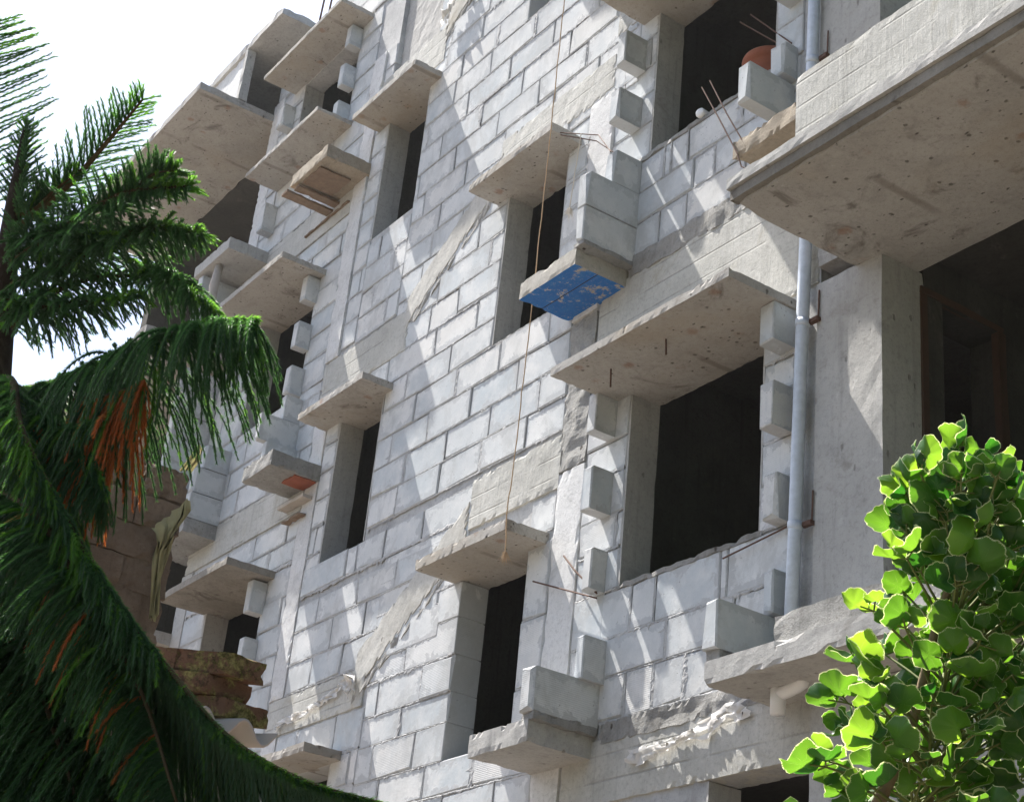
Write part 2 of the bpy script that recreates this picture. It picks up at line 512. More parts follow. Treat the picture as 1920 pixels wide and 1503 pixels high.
# around the lowest small window
panel(-10.25, -9.10, [4.28, 4.54, 4.755, 5.01, 5.27, 5.53, 5.79, 6.0], explicit={
    0: [-9.48, -10.03], 1: [-9.72], 2: [-9.49, -10.08], 3: [-9.75], 4: [-9.4], 5: [-9.6], 6: [-9.35]})
panel(-10.25, -8.06, [3.30, 3.55, 3.80, 4.05, 4.285], explicit={3: [-8.72, -9.30, -9.9], 2: [-8.45, -9.05, -9.6], 1: [-8.8, -9.4], 0: [-8.5, -9.1]})
panel(-8.33, -8.06, [4.285, 4.60, 5.05, 5.56], pitch=3); panel(-8.33, -8.06, [5.62, 5.88], pitch=3)
panel(-11.60, -10.25, [3.30, 3.55, 3.80, 4.05, 4.30, 4.56, 4.86], offs=[.1, .4])
panel(-8.30, -8.06, [7.36, 7.62, 7.88, 8.14, 8.40, 8.66], pitch=3)
# bay of the wide window, both storeys
panel(-7.50, -5.88, [4.23, 4.495, 4.735, 5.03], explicit={0: [-7.20, -6.95, -6.68, -6.2], 1: [-6.86, -6.3], 2: [-7.20, -6.98, -6.42, -6.36]})
panel(-7.76, -7.34, [5.04, 5.31, 5.54, 5.83, 6.05, 6.34], pitch=3); panel(-7.76, -7.46, [4.20, 4.47, 4.73, 5.04], pitch=3)
panel(-6.12, -5.86, [5.04, 5.31, 5.56, 5.83, 6.05, 6.34], pitch=3)
panel(-7.50, -5.88, [7.36, 7.615, 7.862, 8.12], explicit={0: [-7.17, -6.90, -6.35], 1: [-6.85, -6.64, -6.1], 2: [-7.16, -7.09, -6.92, -6.4]})
panel(-7.76, -7.33, [8.13, 8.42, 8.68, 8.92, 9.18, 9.38], pitch=3)
panel(-6.10, -5.86, [8.13, 8.42, 8.68, 8.92, 9.18, 9.38], pitch=3)
# far bay
panel(-14.18, -11.86, [7.235, 7.49, 7.74, 8.0, 8.12], offs=[.2, .45]); panel(-14.18, -13.50, [8.12, 8.4, 8.66, 8.9, 9.15, 9.4], pitch=3)
panel(-12.31, -11.86, [8.12, 8.42, 8.68, 8.92, 9.18, 9.42], pitch=3); panel(-14.18, -11.86, [9.45, 9.68, 9.86], offs=[.1, .4])
panel(-14.18, -11.86, [10.26, 10.52, 10.77, 11.06], offs=[.3, .6, .05]); panel(-12.28, -11.86, [11.09, 11.36, 11.6, 11.86, 12.1, 12.36], pitch=3)
panel(-14.18, -13.50, [11.09, 11.36, 11.6, 11.86, 12.1, 12.36], pitch=3); panel(-14.18, -11.6, [12.40, 12.66, 12.9], offs=[.2, .5])
panel(-14.18, -11.86, [6.40, 6.62, 6.84], offs=[.5, .2]); panel(-12.31, -11.86, [5.09, 5.35, 5.6, 5.86, 6.1, 6.38], pitch=3)
panel(-14.18, -13.50, [5.09, 5.35, 5.6, 5.86, 6.1, 6.38], pitch=3); panel(-14.18, -11.86, [4.2, 4.5, 4.8, 5.09], offs=[.2, .5])

# mortar squeezed out of the joints: one uneven ribbon per joint, all in one mesh
def inopen(x, z, m=.0): return any(a - m < x < b + m and c - m < z < d + m for a, b, c, d in OPEN)
mm = MB()
def ribbon(pts, w, seed, proud=.0018, axis='z'):
    n0 = len(mm.v); rows = 4
    for i, (x, z) in enumerate(pts):
        s = V((x * 9, z * 9, seed))
        wu = w * (.45 + 1.3 * max(0, NZ.noise(s * 1.6)) + .9 * max(0, NZ.noise(s * 6)))
        wd = w * (.45 + 1.5 * max(0, NZ.noise(s * 1.5 + V((9, 9, 1)))) + 1.2 * max(0, NZ.noise(s * 6 + V((3, 1, 0)))) + (2.2 if NZ.noise(s * 9 + V((1, 8, 5))) > .5 else 0))
        for k in range(rows):
            f = k / (rows - 1)
            off = -wd + (wu + wd) * f
            y = -proud * (1 if 0 < k < rows - 1 else -.4) + .0042 * NZ.noise(V((x * 40, z * 40, k * 3 + seed)))
            if axis == 'z': mm.v.append((x, y, z + off))
            else: mm.v.append((x + off, y, z))
    for i in range(len(pts) - 1):
        for k in range(rows - 1):
            a = n0 + i * rows + k
            mm.f.append((a, a + rows, a + rows + 1, a + 1) if axis == 'z' else (a, a + 1, a + rows + 1, a + rows))
for n, (x0, x1, z) in enumerate(JOINTS):
    run = []
    x = x0
    w = rng.choice((.007, .008, .010, .016))
    while x <= x1:
        if inopen(x, z, .012):
            if len(run) > 2: ribbon(run, w, n)
            run = []
        else:
            run.append((x, z))
        x += .013
    if len(run) > 2: ribbon(run, w, n)
for n, (x, z0, z1) in enumerate(VJ):
    if inopen(x, (z0 + z1) / 2, .04): continue
    k = int((z1 - z0) / .013)
    ribbon([(x, z0 + (z1 - z0) * i / k) for i in range(k + 1)], rng.choice((.004, .006, .010, .026)), n + 500, .0015, 'x')
mm.build('mortar', M['mortar'], BLD, kind='stuff')

# cast concrete in the wall
def cast(name, mat, x0, x1, z0, z1, y=-.006, amp=.008, seed=None, step=.032, chip=.02):
    amp *= .22 if mat != 'rough' else .8
    return slab(name, mat, BLD, x0, x1, y, T - .004, z0, z1, step=step, amp=amp, seed=seed if seed is not None else rng.random() * 50, chip=chip)
cast('concrete_beam', 'beam', -7.74, -5.70, 6.42, 7.22)
cast('concrete_beam', 'rough', -7.44, -5.72, 7.20, 7.36, y=-.012, amp=.016)
cast('concrete_beam', 'beam', -7.74, -5.70, 3.765, 4.13)
cast('concrete_beam', 'rough', -7.40, -5.72, 4.10, 4.225, y=-.012, amp=.016)
cast('concrete_beam', 'beam', -9.10, -8.045, 5.90, 6.285, amp=.014)
cast('concrete_beam', 'beam', -9.25, -7.80, 8.95, 9.27, amp=.014)
cast('concrete_beam', 'beam', -7.80, -5.70, 9.43, 9.75)
cast('concrete_beam', 'beam', -11.84, -10.40, 7.84, 8.24, amp=.010)
cast('concrete_beam', 'beam', -11.84, -10.30, 4.87, 5.17, amp=.014)
cast('concrete_beam', 'beam', -11.60, -10.45, 10.80, 11.21, amp=.012)
cast('concrete_beam', 'beam', -14.18, -11.86, 6.86, 7.22, amp=.012)
cast('concrete_beam', 'beam', -14.18, -11.86, 9.87, 10.25, amp=.014)
cast('column', 'rough', -8.05, -7.77, 6.0, 7.10, y=-.008, amp=.018)
cast('column', 'plaster', -8.05, -7.77, 0, 5.99)
cast('column', 'plaster', -8.05, -7.77, 7.12, 8.94, y=-.014)
cast('column', 'plaster', -11.85, -11.61, 8.25, 11.6, y=-.016, amp=.012)
cast('column', 'plaster', -11.85, -11.61, 5.18, 7.83, amp=.014)
cast('column', 'plaster', -11.85, -11.61, 0, 4.86)
cast('column', 'plaster', -14.22, -13.98, 7.24, 9.86, y=-.01); cast('column', 'plaster', -14.22, -13.98, 10.26, 12.4, y=-.01)
cast('column', 'conc', -14.22, -13.98, 0, 6.85, y=-.01)
# window infill panel above the upper left window
slab('infill_panel', 'conc', BLD, -11.42, -10.60, .055, T - .02, 11.2, 12.92, amp=.006, seed=3)

def stringer(x0, z0, x1, z1, h, seed):
    """stair flight cast into the wall, lower left to upper right; h is its upright depth"""
    def xf(p):
        f = (p.x - x0) / (x1 - x0)
        return V((p.x, p.y, p.z + (z1 - z0) * f))
    rough_box(x0, x1, -.008, T - .004, z0, z0 + h, step=.03, amp=.0018, seed=seed, chip=.03, xf=xf).build('stair_flight', M['flight'], BLD)
    rough_box(x0, x1, -.004, T - .006, z0 - .085, z0 - .008, step=.03, amp=.016, seed=seed + 2, chip=.03, xf=xf).build('stair_flight', M['rough'], BLD)
stringer(-10.46, 8.06, -9.22, 8.85, .29, 5)
stringer(-10.46, 4.98, -9.12, 5.79, .33, 9)
stringer(-10.46, 11.08, -9.22, 11.87, .29, 12)

# window linings on the far jamb, the smooth grey returns seen in the openings
for (a, b, c, d), m_ in zip(OPEN, ('conc', 'conc', None, 'conc', 'conc', 'conc', 'conc', 'conc', 'conc', None, 'conc', 'conc', None, None)):
    if m_:
        slab('window_jamb', m_, BLD, a - .004, a + .014, .004, T + .006, c, d, step=.08, amp=.002, chip=.006, seed=a)
    slab('window_jamb', 'conc', BLD, b - .010, b + .004, .004, T + .006, c, d, step=.08, amp=.002, chip=.004, seed=b) if m_ else None
# rough bedding on the wide sills
for z, x0, x1 in ((5.04, -7.40, -6.10), (8.135, -7.45, -6.10)):
    slab('window_sill', 'rough', BLD, x0, x1, -.006, T, z - .02, z + .012, step=.03, amp=.012, seed=z)

def sunshade(x0, x1, d, z, th, mat='soffit', seed=0, tilt=0.0):
    def xf(p):
        return V((p.x, p.y, p.z + (tilt * -p.y if p.y < 0 else 0)))
    return rough_box(x0, x1, -d, T + .01, z, z + th, step=.03, amp=.0022, seed=seed, chip=.009, xf=xf).build('sunshade', M[mat], BLD)
A1 = sunshade(-7.50, -5.86, .51, 6.315, .055, seed=1)
sunshade(-9.20, -8.12, .325, 5.53, .075, seed=2)
sunshade(-9.23, -8.15, .275, 8.655, .065, seed=3)
sunshade(-11.54, -10.44, .285, 10.60, .06, seed=4)
sunshade(-11.62, -10.52, .285, 7.52, .06, seed=5)
sunshade(-13.75, -12.07, .38, 12.30, .05, seed=6)
sunshade(-13.72, -12.16, .38, 11.02, .05, seed=7)
sunshade(-13.61, -12.17, .46, 9.325, .06, seed=8)
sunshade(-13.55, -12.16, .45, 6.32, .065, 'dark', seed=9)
sunshade(-11.60, -10.49, .31, 4.50, .07, seed=10)
sunshade(-7.50, -5.86, .51, 9.345, .06, seed=11)
sunshade(-9.23, -8.15, .275, 11.68, .065, seed=13)
sunshade(-7.50, -5.86, .51, 12.36, .06, seed=14)
for x, z, l in ((-7.16, 6.36, .13), (-6.64, 6.37, .12)):
    b = MB(); b.tube([(x, -.30, z - .04), (x + .01, -.30, z - .04 - l)], .006, 6)
    b.build('rebar_stub', M['rust'], A1)

def ledge(x0, x1, d, z0, z1, mat, seed, amp=.009):
    return slab('ledge_slab', mat, BLD, x0, x1, -d, .10, z0, z1, step=.03, amp=amp * .35, seed=seed, chip=.014)
ledge(-8.10, -7.475, .42, 7.155, 7.285, 'blue', 21)
ledge(-8.06, -7.47, .455, 4.03, 4.165, 'conc', 22)
ledge(-12.14, -11.60, .46, 7.05, 7.19, 'rough', 23, .018)
ledge(-12.28, -11.58, .46, 10.14, 10.27, 'brownslab', 24, .014)
ledge(-8.10, -7.475, .42, 10.16, 10.29, 'conc', 25)
ledge(-14.45, -13.62, .44, 10.10, 10.23, 'conc', 26)
ledge(-14.45, -13.60, .34, 7.06, 7.20, 'rough', 27, .012)
# red patch and old shuttering under the far ledge
slab('ledge_slab', 'redpaint', BLD, -11.86, -11.62, -.22, -.01, 7.035, 7.05, step=.04, amp=.008, seed=3)
slab('shutter_board', 'pale_wood', BLD, -12.12, -11.66, -.10, -.006, 6.90, 6.93, step=.05, amp=.01, seed=31)
slab('shutter_board', 'plank', BLD, -12.05, -11.72, -.07, -.006, 6.77, 6.79, step=.05, amp=.01, seed=33)
slab('shutter_board', 'plank', BLD, -12.36, -12.24, -.50, .0, 10.06, 10.085, step=.05, amp=.006, seed=34)
slab('shutter_board', 'plank', BLD, -12.22, -12.12, -.44, .0, 10.085, 10.11, step=.05, amp=.006, seed=35)
slab('shutter_board', 'plank', BLD, -12.10, -11.75, -.42, -.1, 10.115, 10.135, step=.05, amp=.006, seed=36)
slab('shutter_board', 'plank', BLD, -12.75, -11.9, -.03, -.006, 9.995, 10.015, step=.05, amp=.004, seed=37)

def fin(x0, x1, d, z0, z1, back=.0):
    """a block laid out from the wall"""
    return block(x0, x1, -d, back, z0, z1, name='projecting_block', ch=.005, j=.004)
for dz in (0.0, 3.0):
    fin(-7.505, -7.405, .43, 7.58 + dz, 7.845 + dz); fin(-7.50, -7.405, .43, 7.31 + dz, 7.575 + dz); fin(-7.50, -7.405, .235, 7.85 + dz, 8.11 + dz)
slab('mortar_bed', 'rough', BLD, -7.51, -7.40, -.42, 0, 7.28, 7.315, step=.03, amp=.01, seed=41)
fin(-7.545, -7.435, .475, 4.205, 4.46); fin(-7.475, -7.40, .165, 4.46, 4.715)
slab('mortar_bed', 'rough', BLD, -7.55, -7.43, -.45, 0, 4.155, 4.21, step=.03, amp=.01, seed=42)
fin(-6.035, -5.925, .435, 4.25, 4.51); fin(-5.985, -5.90, .10, 4.52, 4.76)
slab('mortar_bed', 'rough', BLD, -6.03, -5.93, -.41, 0, 4.18, 4.26, step=.03, amp=.012, seed=43)
fin(-6.025, -5.925, .36, 7.63, 7.90); fin(-6.015, -5.90, .12, 7.93, 8.17)
fin(-12.25, -12.17, .37, 7.515, 7.77); fin(-12.27, -12.18, .17, 7.78, 8.02); fin(-12.20, -12.12, .30, 7.2, 7.50)
fin(-13.70, -13.60, .33, 7.21, 7.46); fin(-13.69, -13.60, .33, 7.47, 7.72); fin(-13.69, -13.60, .26, 7.73, 7.97)
# toothing blocks beside the wide windows
TEETH = [(-7.555, -7.465, .165, 6.06, 6.325), (-7.56, -7.46, .165, 5.535, 5.82), (-7.545, -7.46, .11, 5.035, 5.30),
         (-7.535, -7.44, .19, 8.90, 9.17), (-7.55, -7.45, .20, 8.415, 8.67),
         (-5.985, -5.875, .16, 6.07, 6.315), (-5.975, -5.87, .16, 5.555, 5.82), (-5.98, -5.88, .11, 5.035, 5.30),
         (-5.985, -5.875, .16, 8.53, 8.76), (-5.985, -5.875, .16, 9.07, 9.3)]
for dz in (0, 2.96):
    TEETH += [(-12.36, -12.26, .13, 9.06 + dz, 9.31 + dz), (-12.36, -12.26, .14, 8.56 + dz, 8.82 + dz), (-12.36, -12.26, .14, 8.09 + dz, 8.36 + dz)]
TEETH += [(-12.36, -12.26, .14, 6.02, 6.30), (-12.36, -12.26, .13, 5.55, 5.80), (-13.74, -13.62, .14, 10.46, 10.78), (-13.76, -13.64, .14, 11.78, 12.06)]
for a, b, d, c, e in TEETH: fin(a, b, d, c, e)

# right-hand balcony and its column
slab('column', 'conc', BLD, -5.69, -5.21, -.02, .30, 0, 6.39, step=.08, amp=.004, seed=51, chip=.01)
slab('column', 'conc', BLD, -5.69, -5.21, -.02, .30, 6.5, 13, step=.08, amp=.004, seed=52, chip=.01)
slab('balcony_slab', 'soffit', BLD, -5.40, -1.2, -.87, .26, 6.38, 6.50, step=.07, amp=.005, seed=53, chip=.01)
slab('balcony_slab', 'dark', BLD, -5.41, -1.2, -.905, -.85, 6.395, 6.455, step=.05, amp=.003, seed=54, chip=.006)  # darker strip paints the shade of the drip recess under the edge
slab('balcony_slab', 'conc', BLD, -5.42, -1.2, -.925, -.86, 6.458, 6.525, step=.04, amp=.0015, seed=55, chip=.008)
slab('balcony_parapet', 'beam', BLD, -4.96, -1.2, -.885, -.72, 6.52, 6.93, step=.045, amp=.0018, seed=56, chip=.025)
stub = slab('ledge_slab', 'brownslab', BLD, -5.955, -4.2, -.435, -.015, 7.165, 7.285, step=.028, amp=.008, seed=58, chip=.03)
for pts in ([(-6.25, -.45, 7.84), (-6.07, -.45, 7.50), (-5.90, -.45, 7.17), (-5.86, -.45, 7.06), (-5.80, -.44, 7.01), (-5.74, -.43, 7.01)], [(-6.19, -.44, 7.86), (-6.02, -.44, 7.52), (-5.85, -.43, 7.20)]):
    b = MB(); b.tube(pts, .0045, 6); b.build('rebar_stub', M['rust'], stub)
# upper balconies over the frame, same layout one storey up
slab('balcony_slab', 'soffit', BLD, -5.40, -1.2, -.9, .26, 9.40, 9.52, step=.1, amp=.004, seed=61)
# recess behind the balcony: side wall with a timber door frame, back wall, ceiling
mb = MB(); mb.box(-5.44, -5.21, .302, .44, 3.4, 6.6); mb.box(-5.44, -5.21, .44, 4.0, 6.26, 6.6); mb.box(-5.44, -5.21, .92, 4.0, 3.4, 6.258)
mb.build('side_wall', M['room_shade'], BLD)
DF = slab('door_frame', 'wood', BLD, -5.245, -5.195, .445, .49, 3.5, 6.255, step=.3, amp=.001, seed=1)
DF.location = (0, -.18, 0)
slab('door_frame', 'wood', BLD, -5.245, -5.195, .265, .93, 6.257, 6.30, step=.3, amp=.001, seed=2)
slab('door_frame', 'wood', BLD, -5.245, -5.195, .87, .93, 3.5, 6.255, step=.3, amp=.001, seed=3)
mb = MB(); mb.box(-5.2, -1.0, 3.0, 3.1, 3.3, 6.7); mb.build('recess_wall', M['room_shade'], BLD)
mb = MB(); mb.box(-5.2, -1.0, .262, 2.99, 6.50, 6.60); mb.build('recess_ceiling', M['room_shade'], BLD)
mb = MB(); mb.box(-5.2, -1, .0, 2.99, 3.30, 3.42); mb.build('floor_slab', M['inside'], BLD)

# lower right ledge: a ring of concrete round the soil pipes, kerb on top
ledge(-5.97, -1.5, .46, 4.055, 4.175, 'conc', 71)
bpy.data.objects.remove(BLD.children[-1]) if False else None
slab('kerb', 'rough', BLD, -5.55, -1.5, -.40, -.26, 4.17, 4.33, step=.03, amp=.004, seed=73, chip=.012)
slab('ledge_beam', 'conc', BLD, -5.65, -1.5, -.06, .2, 3.3, 4.05, step=.1, amp=.004, seed=74)
slab('balcony_wall', 'plaster', BLD, -5.18, -1.5, .05, .2, 4.2, 4.75, step=.1, amp=.004, seed=75)

# far end: balcony floor, upper room with side opening, roof slab
slab('balcony_slab', 'soffit', BLD, -18.0, -14.2, -.90, .25, 12.18, 12.27, step=.09, amp=.006, seed=81, chip=.02)
slab('balcony_slab', 'soffit', BLD, -18.0, -14.2, -.90, .25, 9.16, 9.28, step=.09, amp=.006, seed=82, chip=.02)
slab('balcony_slab', 'soffit', BLD, -18.0, -14.2, -.90, .25, 6.16, 6.28, step=.09, amp=.006, seed=83, chip=.02)
slab('roof_slab', 'conc', BLD, -18.0, -13.40, -.46, 1.2, 12.95, 13.05, step=.08, amp=.005, seed=84, chip=.02)
slab('balcony_wall', 'plaster', BLD, -18.0, -14.27, -.43, -.33, 12.27, 12.95, step=.1, amp=.005, seed=85)
slab('corner_post', 'conc', BLD, -14.26, -14.19, -.46, -.36, 12.27, 12.95, step=.08, amp=.004, seed=86)
for z in (7.22, 7.475, 7.73, 7.985, 8.24, 8.495, 8.75, 9.30, 9.555, 9.81): fin(-14.34, -14.235, .42, z, z + .25)
slab('column', 'room_shade', BLD, -14.42, -14.20, .9, 1.2, 0, 13, step=.2, amp=.002, seed=88)
mb = MB(); mb.box(-18, -14.2, 3.6, 3.8, 0, 13.0); mb.build('far_wall', M['room_shade'], BLD)
mb = MB(); mb.box(-18, -17.8, .26, 3.6, 0, 13.0); mb.build('far_wall', M['room_shade'], BLD)
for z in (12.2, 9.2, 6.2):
    mb = MB(); mb.box(-17.8, -14.2, .26, 3.6, z, z + .1); mb.build('floor_slab', M['room_shade'], BLD)

# floors, cross walls and back wall behind the openings
for z in (0.05, 3.9, 6.95, 9.95, 12.98):
    for a, c_ in (((-14.04, -12.02), (-9.93, -7.97), (-7.83, -5.45)) if 1 < z < 12 else ((-14.19, -5.45),)):
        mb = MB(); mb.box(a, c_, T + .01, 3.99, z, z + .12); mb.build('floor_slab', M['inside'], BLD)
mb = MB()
mb.box(-14.19, -14.05, T + .01, 4.0, 0, 13.0); mb.build('partition_wall', M['room_shade'], BLD)
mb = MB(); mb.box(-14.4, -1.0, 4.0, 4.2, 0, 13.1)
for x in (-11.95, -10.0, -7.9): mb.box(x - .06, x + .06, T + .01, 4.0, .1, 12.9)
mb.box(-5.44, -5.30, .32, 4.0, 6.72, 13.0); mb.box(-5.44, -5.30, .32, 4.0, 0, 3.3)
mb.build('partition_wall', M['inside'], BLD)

# loose reinforcement
def rod(pts, r=.006):
    b = MB(); b.tube(pts, r, 6); return b.build('rebar_stub', M['rust'], BLD)
rod([(-7.89, -.02, 5.38), (-7.70, -.06, 5.22), (-7.47, -.05, 5.02)]); rod([(-8.16, -.05, 5.27), (-7.47, -.05, 4.99)])
rod([(-6.37, -.03, 4.955), (-5.87, -.03, 5.0)], .005)
rod([(-8.14, -.20, 8.655), (-7.80, -.10, 8.50), (-7.44, -.24, 8.10)], .004); rod([(-8.13, -.20, 8.63), (-7.82, -.10, 8.46), (-7.52, -.1, 8.17)], .004)
rod([(-6.51, .05, 8.78), (-5.94, .0, 8.16)], .005); rod([(-6.41, .05, 8.78), (-5.94, -.02, 8.22)], .005)
for x in (-13.68, -13.46): rod([(x, .1, 12.98), (x - .02, .1, 13.3), (x + .02, .1, 13.8)], .012)

# the 300 wall blocks that show largest stay parts of their own; the small and far rest become one part
CI = cam.matrix_world.inverted()
def shown(o):
    xs, ys = [], []
    for v in o.data.vertices:
        p = CI @ v.co
        if p.z > -.1: return 0.0
        xs.append(p.x / -p.z * 57.96 / 36); ys.append(p.y / -p.z * 57.96 / 36)
    w = min(max(xs), .5) - max(min(xs), -.5); h = min(max(ys), .391) - max(min(ys), -.391)
    return w * h if w > 0 and h > 0 else 0.0
BLK = sorted([o for o in BLD.children if o.name.split('.')[0] == 'block'], key=shown, reverse=True)
rest, ruv, rtone = MB(), [], []
for o in BLK[290:]:
    me = o.data; n_ = len(rest.v); tn = rng.random()
    rest.v += [tuple(v.co) for v in me.vertices]
    for p in me.polygons:
        rest.f.append(tuple(n_ + i for i in p.vertices)); rtone.append(tn)
        ruv += [c for li in p.loop_indices for c in me.uv_layers[0].data[li].uv]
    bpy.data.objects.remove(o); bpy.data.meshes.remove(me)
ro = rest.build('blockwork', M['block'], BLD, kind='stuff')
ro.data.uv_layers.new(name='UVMap').data.foreach_set('uv', ruv)
ro.data.attributes.new('tone', 'FLOAT', 'FACE').data.foreach_set('value', rtone)

# ------------------------------------------------------------------ pipes
PIPE = thing('drainpipe', (-5.77, -.06, 4.1), 'long grey plastic drainpipe running up beside the wide window and behind the balcony', 'drainpipe')
b = MB(); b.tube([(-5.805, -.06, 4.12), (-5.78, -.06, 4.97), (-5.755, -.06, 6.15), (-5.725, -.06, 7.4), (-5.69, -.06, 9.3)], .036, 16)
b.build('pipe', M['pvc'], PIPE, True)
for z, x in ((6.16, -5.755), (4.97, -5.78), (7.93, -5.712)):
    b = MB(); b.tube([(x - .001, -.06, z - .022), (x, -.06, z - .018), (x, -.06, z + .018), (x + .001, -.06, z + .022)], [.037, .041, .041, .037], 16)
    c_ = b.build('pipe_collar', M['pvc'], PIPE, True)
    b = MB(); b.box(x + .03, x + .10, -.05, -.02, z - .012, z + .012)
    b.tube([(x + .09, -.03, z), (x + .095, -.03, z + .18)], .005, 6)
    b.build('wall_hook', M['rust'], PIPE)

SOIL = thing('waste_pipe', (-5.7, -.2, 4.0), 'short white waste pipe with side elbow under the lower right ledge', 'waste pipe')
b = MB(); b.tube([(-5.725, -.2, 3.93), (-5.725, -.2, 4.10)], .038, 16); b.build('pipe', M['white_pvc'], SOIL, True)
b = MB(); b.tube([(-5.725, -.2, 4.03), (-5.66, -.2, 4.035), (-5.60, -.2, 4.045), (-5.56, -.2, 4.055), (-5.545, -.2, 4.10)], .034, 14); b.build('elbow', M['white_pvc'], SOIL, True)

PE = MB(); PE.tube([(-6.80, .10, 8.172), (-6.79, -.02, 8.172), (-6.788, -.028, 8.172), (-6.787, -.031, 8.172)], [.034, .034, .027, .010], 16)
tag(PE.build('pipe_offcut', M['white_pvc'], None, True), 'rounded white pipe end lying on the upper window sill', 'pipe')

POT = thing('terracotta_pot', (-6.35, .12, 8.14), 'round terracotta pot standing inside the upper window behind a block', 'pot')
b = MB()
prof = [(.10, .0), (.125, .12), (.15, .27), (.155, .285), (.172, .29), (.175, .33), (.17, .345), (.155, .345), (.15, .30), (.12, .15)]
n0 = 0
for r_, z_ in prof:
    for k in range(28):
        w = 2 * math.pi * k / 28
        b.v.append((-6.35 + r_ * math.cos(w), .17 + r_ * math.sin(w), 8.075 + z_))
for i in range(len(prof) - 1):
    for k in range(28):
        k2 = (k + 1) % 28
        b.f.append((i * 28 + k, i * 28 + k2, (i + 1) * 28 + k2, (i + 1) * 28 + k))
b.build('pot_body', M['terracotta'], POT, True)
b = MB()
for k in range(28):
    w = 2 * math.pi * k / 28; b.v.append((-6.35 + .148 * math.cos(w), .17 + .148 * math.sin(w), 8.33))
b.f.append(tuple(range(28))); b.build('soil', M['ground'], POT)

# ------------------------------------------------------------------ ropes, scraps
def fuzzy(name, pts, r, mat, label, n=300, frayed=.0, sub=14):
    b = MB()
    P = []
    for a, c in zip(pts[:-1], pts[1:]):
        for i in range(sub):
            p = V(a).lerp(V(c), i / sub); P.append(p + V((NZ.noise(p * 9), NZ.noise(p * 9 + V((4, 4, 4))), 0)) * .006)
    P.append(V(pts[-1]))
    b.tube(P, r, 6)
    root = thing(name, pts[0], label, 'rope')
    b.build('strand', M[mat], root, True)
    f = MB()
    for _ in range(n):
        i = rng.randrange(len(P) - 1); p = P[i].lerp(P[i + 1], rng.random())
        d = V((rng.uniform(-1, 1), rng.uniform(-1, 1), rng.uniform(-1.2, .6))).normalized() * rng.uniform(.008, .02)
        q = V((rng.uniform(-1, 1), rng.uniform(-1, 1), 0)) * .0012
        f.v += [tuple(p - q), tuple(p + q), tuple(p + d)]; f.f.append((len(f.v) - 3, len(f.v) - 2, len(f.v) - 1))
    e = P[-1]
    for _ in range(60):
        d = V((rng.uniform(-.5, .5), rng.uniform(-.5, .5), -1)) * rng.uniform(.04, .10) * (1 + frayed)
        q = V((.0014, .001, 0)); s_ = e + V((rng.uniform(-.012, .012), rng.uniform(-.012, .012), .02))
        f.v += [tuple(s_ - q), tuple(s_ + q), tuple(s_ + d)]; f.f.append((len(f.v) - 3, len(f.v) - 2, len(f.v) - 1))
    f.build('fray', M[mat], root, kind='stuff')
    return root
fuzzy('rope', [(-8.12, -.30, 12.0), (-8.115, -.30, 9.8), (-8.112, -.30, 8.6), (-8.118, -.30, 7.15), (-8.112, -.315, 6.0), (-8.10, -.338, 5.62), (-8.07, -.345, 5.48), (-8.06, -.35, 5.33)],
      .0042, 'rope', 'long tan rope hanging down in front of the blue slab with a frayed end', 900)
fuzzy('string', [(-7.84, -.22, 8.47), (-7.86, -.22, 8.30), (-7.90, -.22, 7.86)], .004, 'string',
      'short thin string with a frayed pinkish end beside the projecting blocks', 40, .2, 6)

def rag(name, pts, w, label, seed, fold=.06):
    """torn sheet caught along a line on the wall"""
    b = MB(); n = 40; rows = 7
    P = []
    for i in range(n + 1):
        f = i / n * (len(pts) - 1); k = min(int(f), len(pts) - 2)
        P.append(V(pts[k]).lerp(V(pts[k + 1]), f - k))
    for i, p in enumerate(P):
        ww = w * (.6 + NZ.noise(V((i * .09, seed, 0))) * .7)
        for r in range(rows):
            f = r / (rows - 1)
            q = V((p.x * 17 + seed, f * 5, seed * 2))
            b.v.append((p.x + .05 * NZ.noise(q), p.y - fold * (.35 + NZ.noise(q * 1.6)) * (1 - abs(f - .5)), p.z - ww * f + .022 * NZ.noise(q * .6 + V((9, 1, 1)))))
    for i in range(n):
        for r in range(rows - 1):
            if NZ.noise(V((i * .22, r * .5, seed + 40))) > .34: continue
            a = i * rows + r; b.f.append((a, a + rows, a + rows + 1, a + 1))
    return tag(b.build(name, M['plastic'], None, True), label, 'plastic sheet')
rag('plastic_sheet', [(-7.1, -.02, 4.02), (-6.85, -.02, 4.03), (-6.55, -.02, 4.04), (-6.3, -.02, 4.13), (-6.12, -.02, 4.15)], .14, 'torn white plastic sheet snagged on the beam below the wide window', 3, .035)
rag('plastic_sheet', [(-11.6, -.02, 4.97), (-11.1, -.02, 5.0), (-10.75, -.02, 5.06), (-10.45, -.02, 5.14)], .10, 'wrinkled plastic strip stuck along the lower left landing beam', 8, .04)
rag('plastic_sheet', [(-10.50, -.03, 5.12), (-10.42, -.03, 5.13), (-10.36, -.03, 5.10)], .20, 'pinkish plastic bag wedged at the foot of the lower stair flight', 14, .09)
rag('plastic_sheet', [(-10.46, -.05, 11.26), (-10.35, -.05, 11.40), (-10.15, -.05, 11.62)], .22, 'bright torn plastic sheet beside the top recess', 17, .08)
PROP = MB()
PROP.tube([(-14.02, -.36, 9.28), (-14.0, -.35, 9.6), (-14.02, -.36, 9.85), (-14.0, -.35, 10.11)], [.05, .042, .05, .04], 9)
tag(PROP.build('timber_prop', M['pale_wood'], None, True), 'pale crooked timber prop under the far left ledge', 'prop')
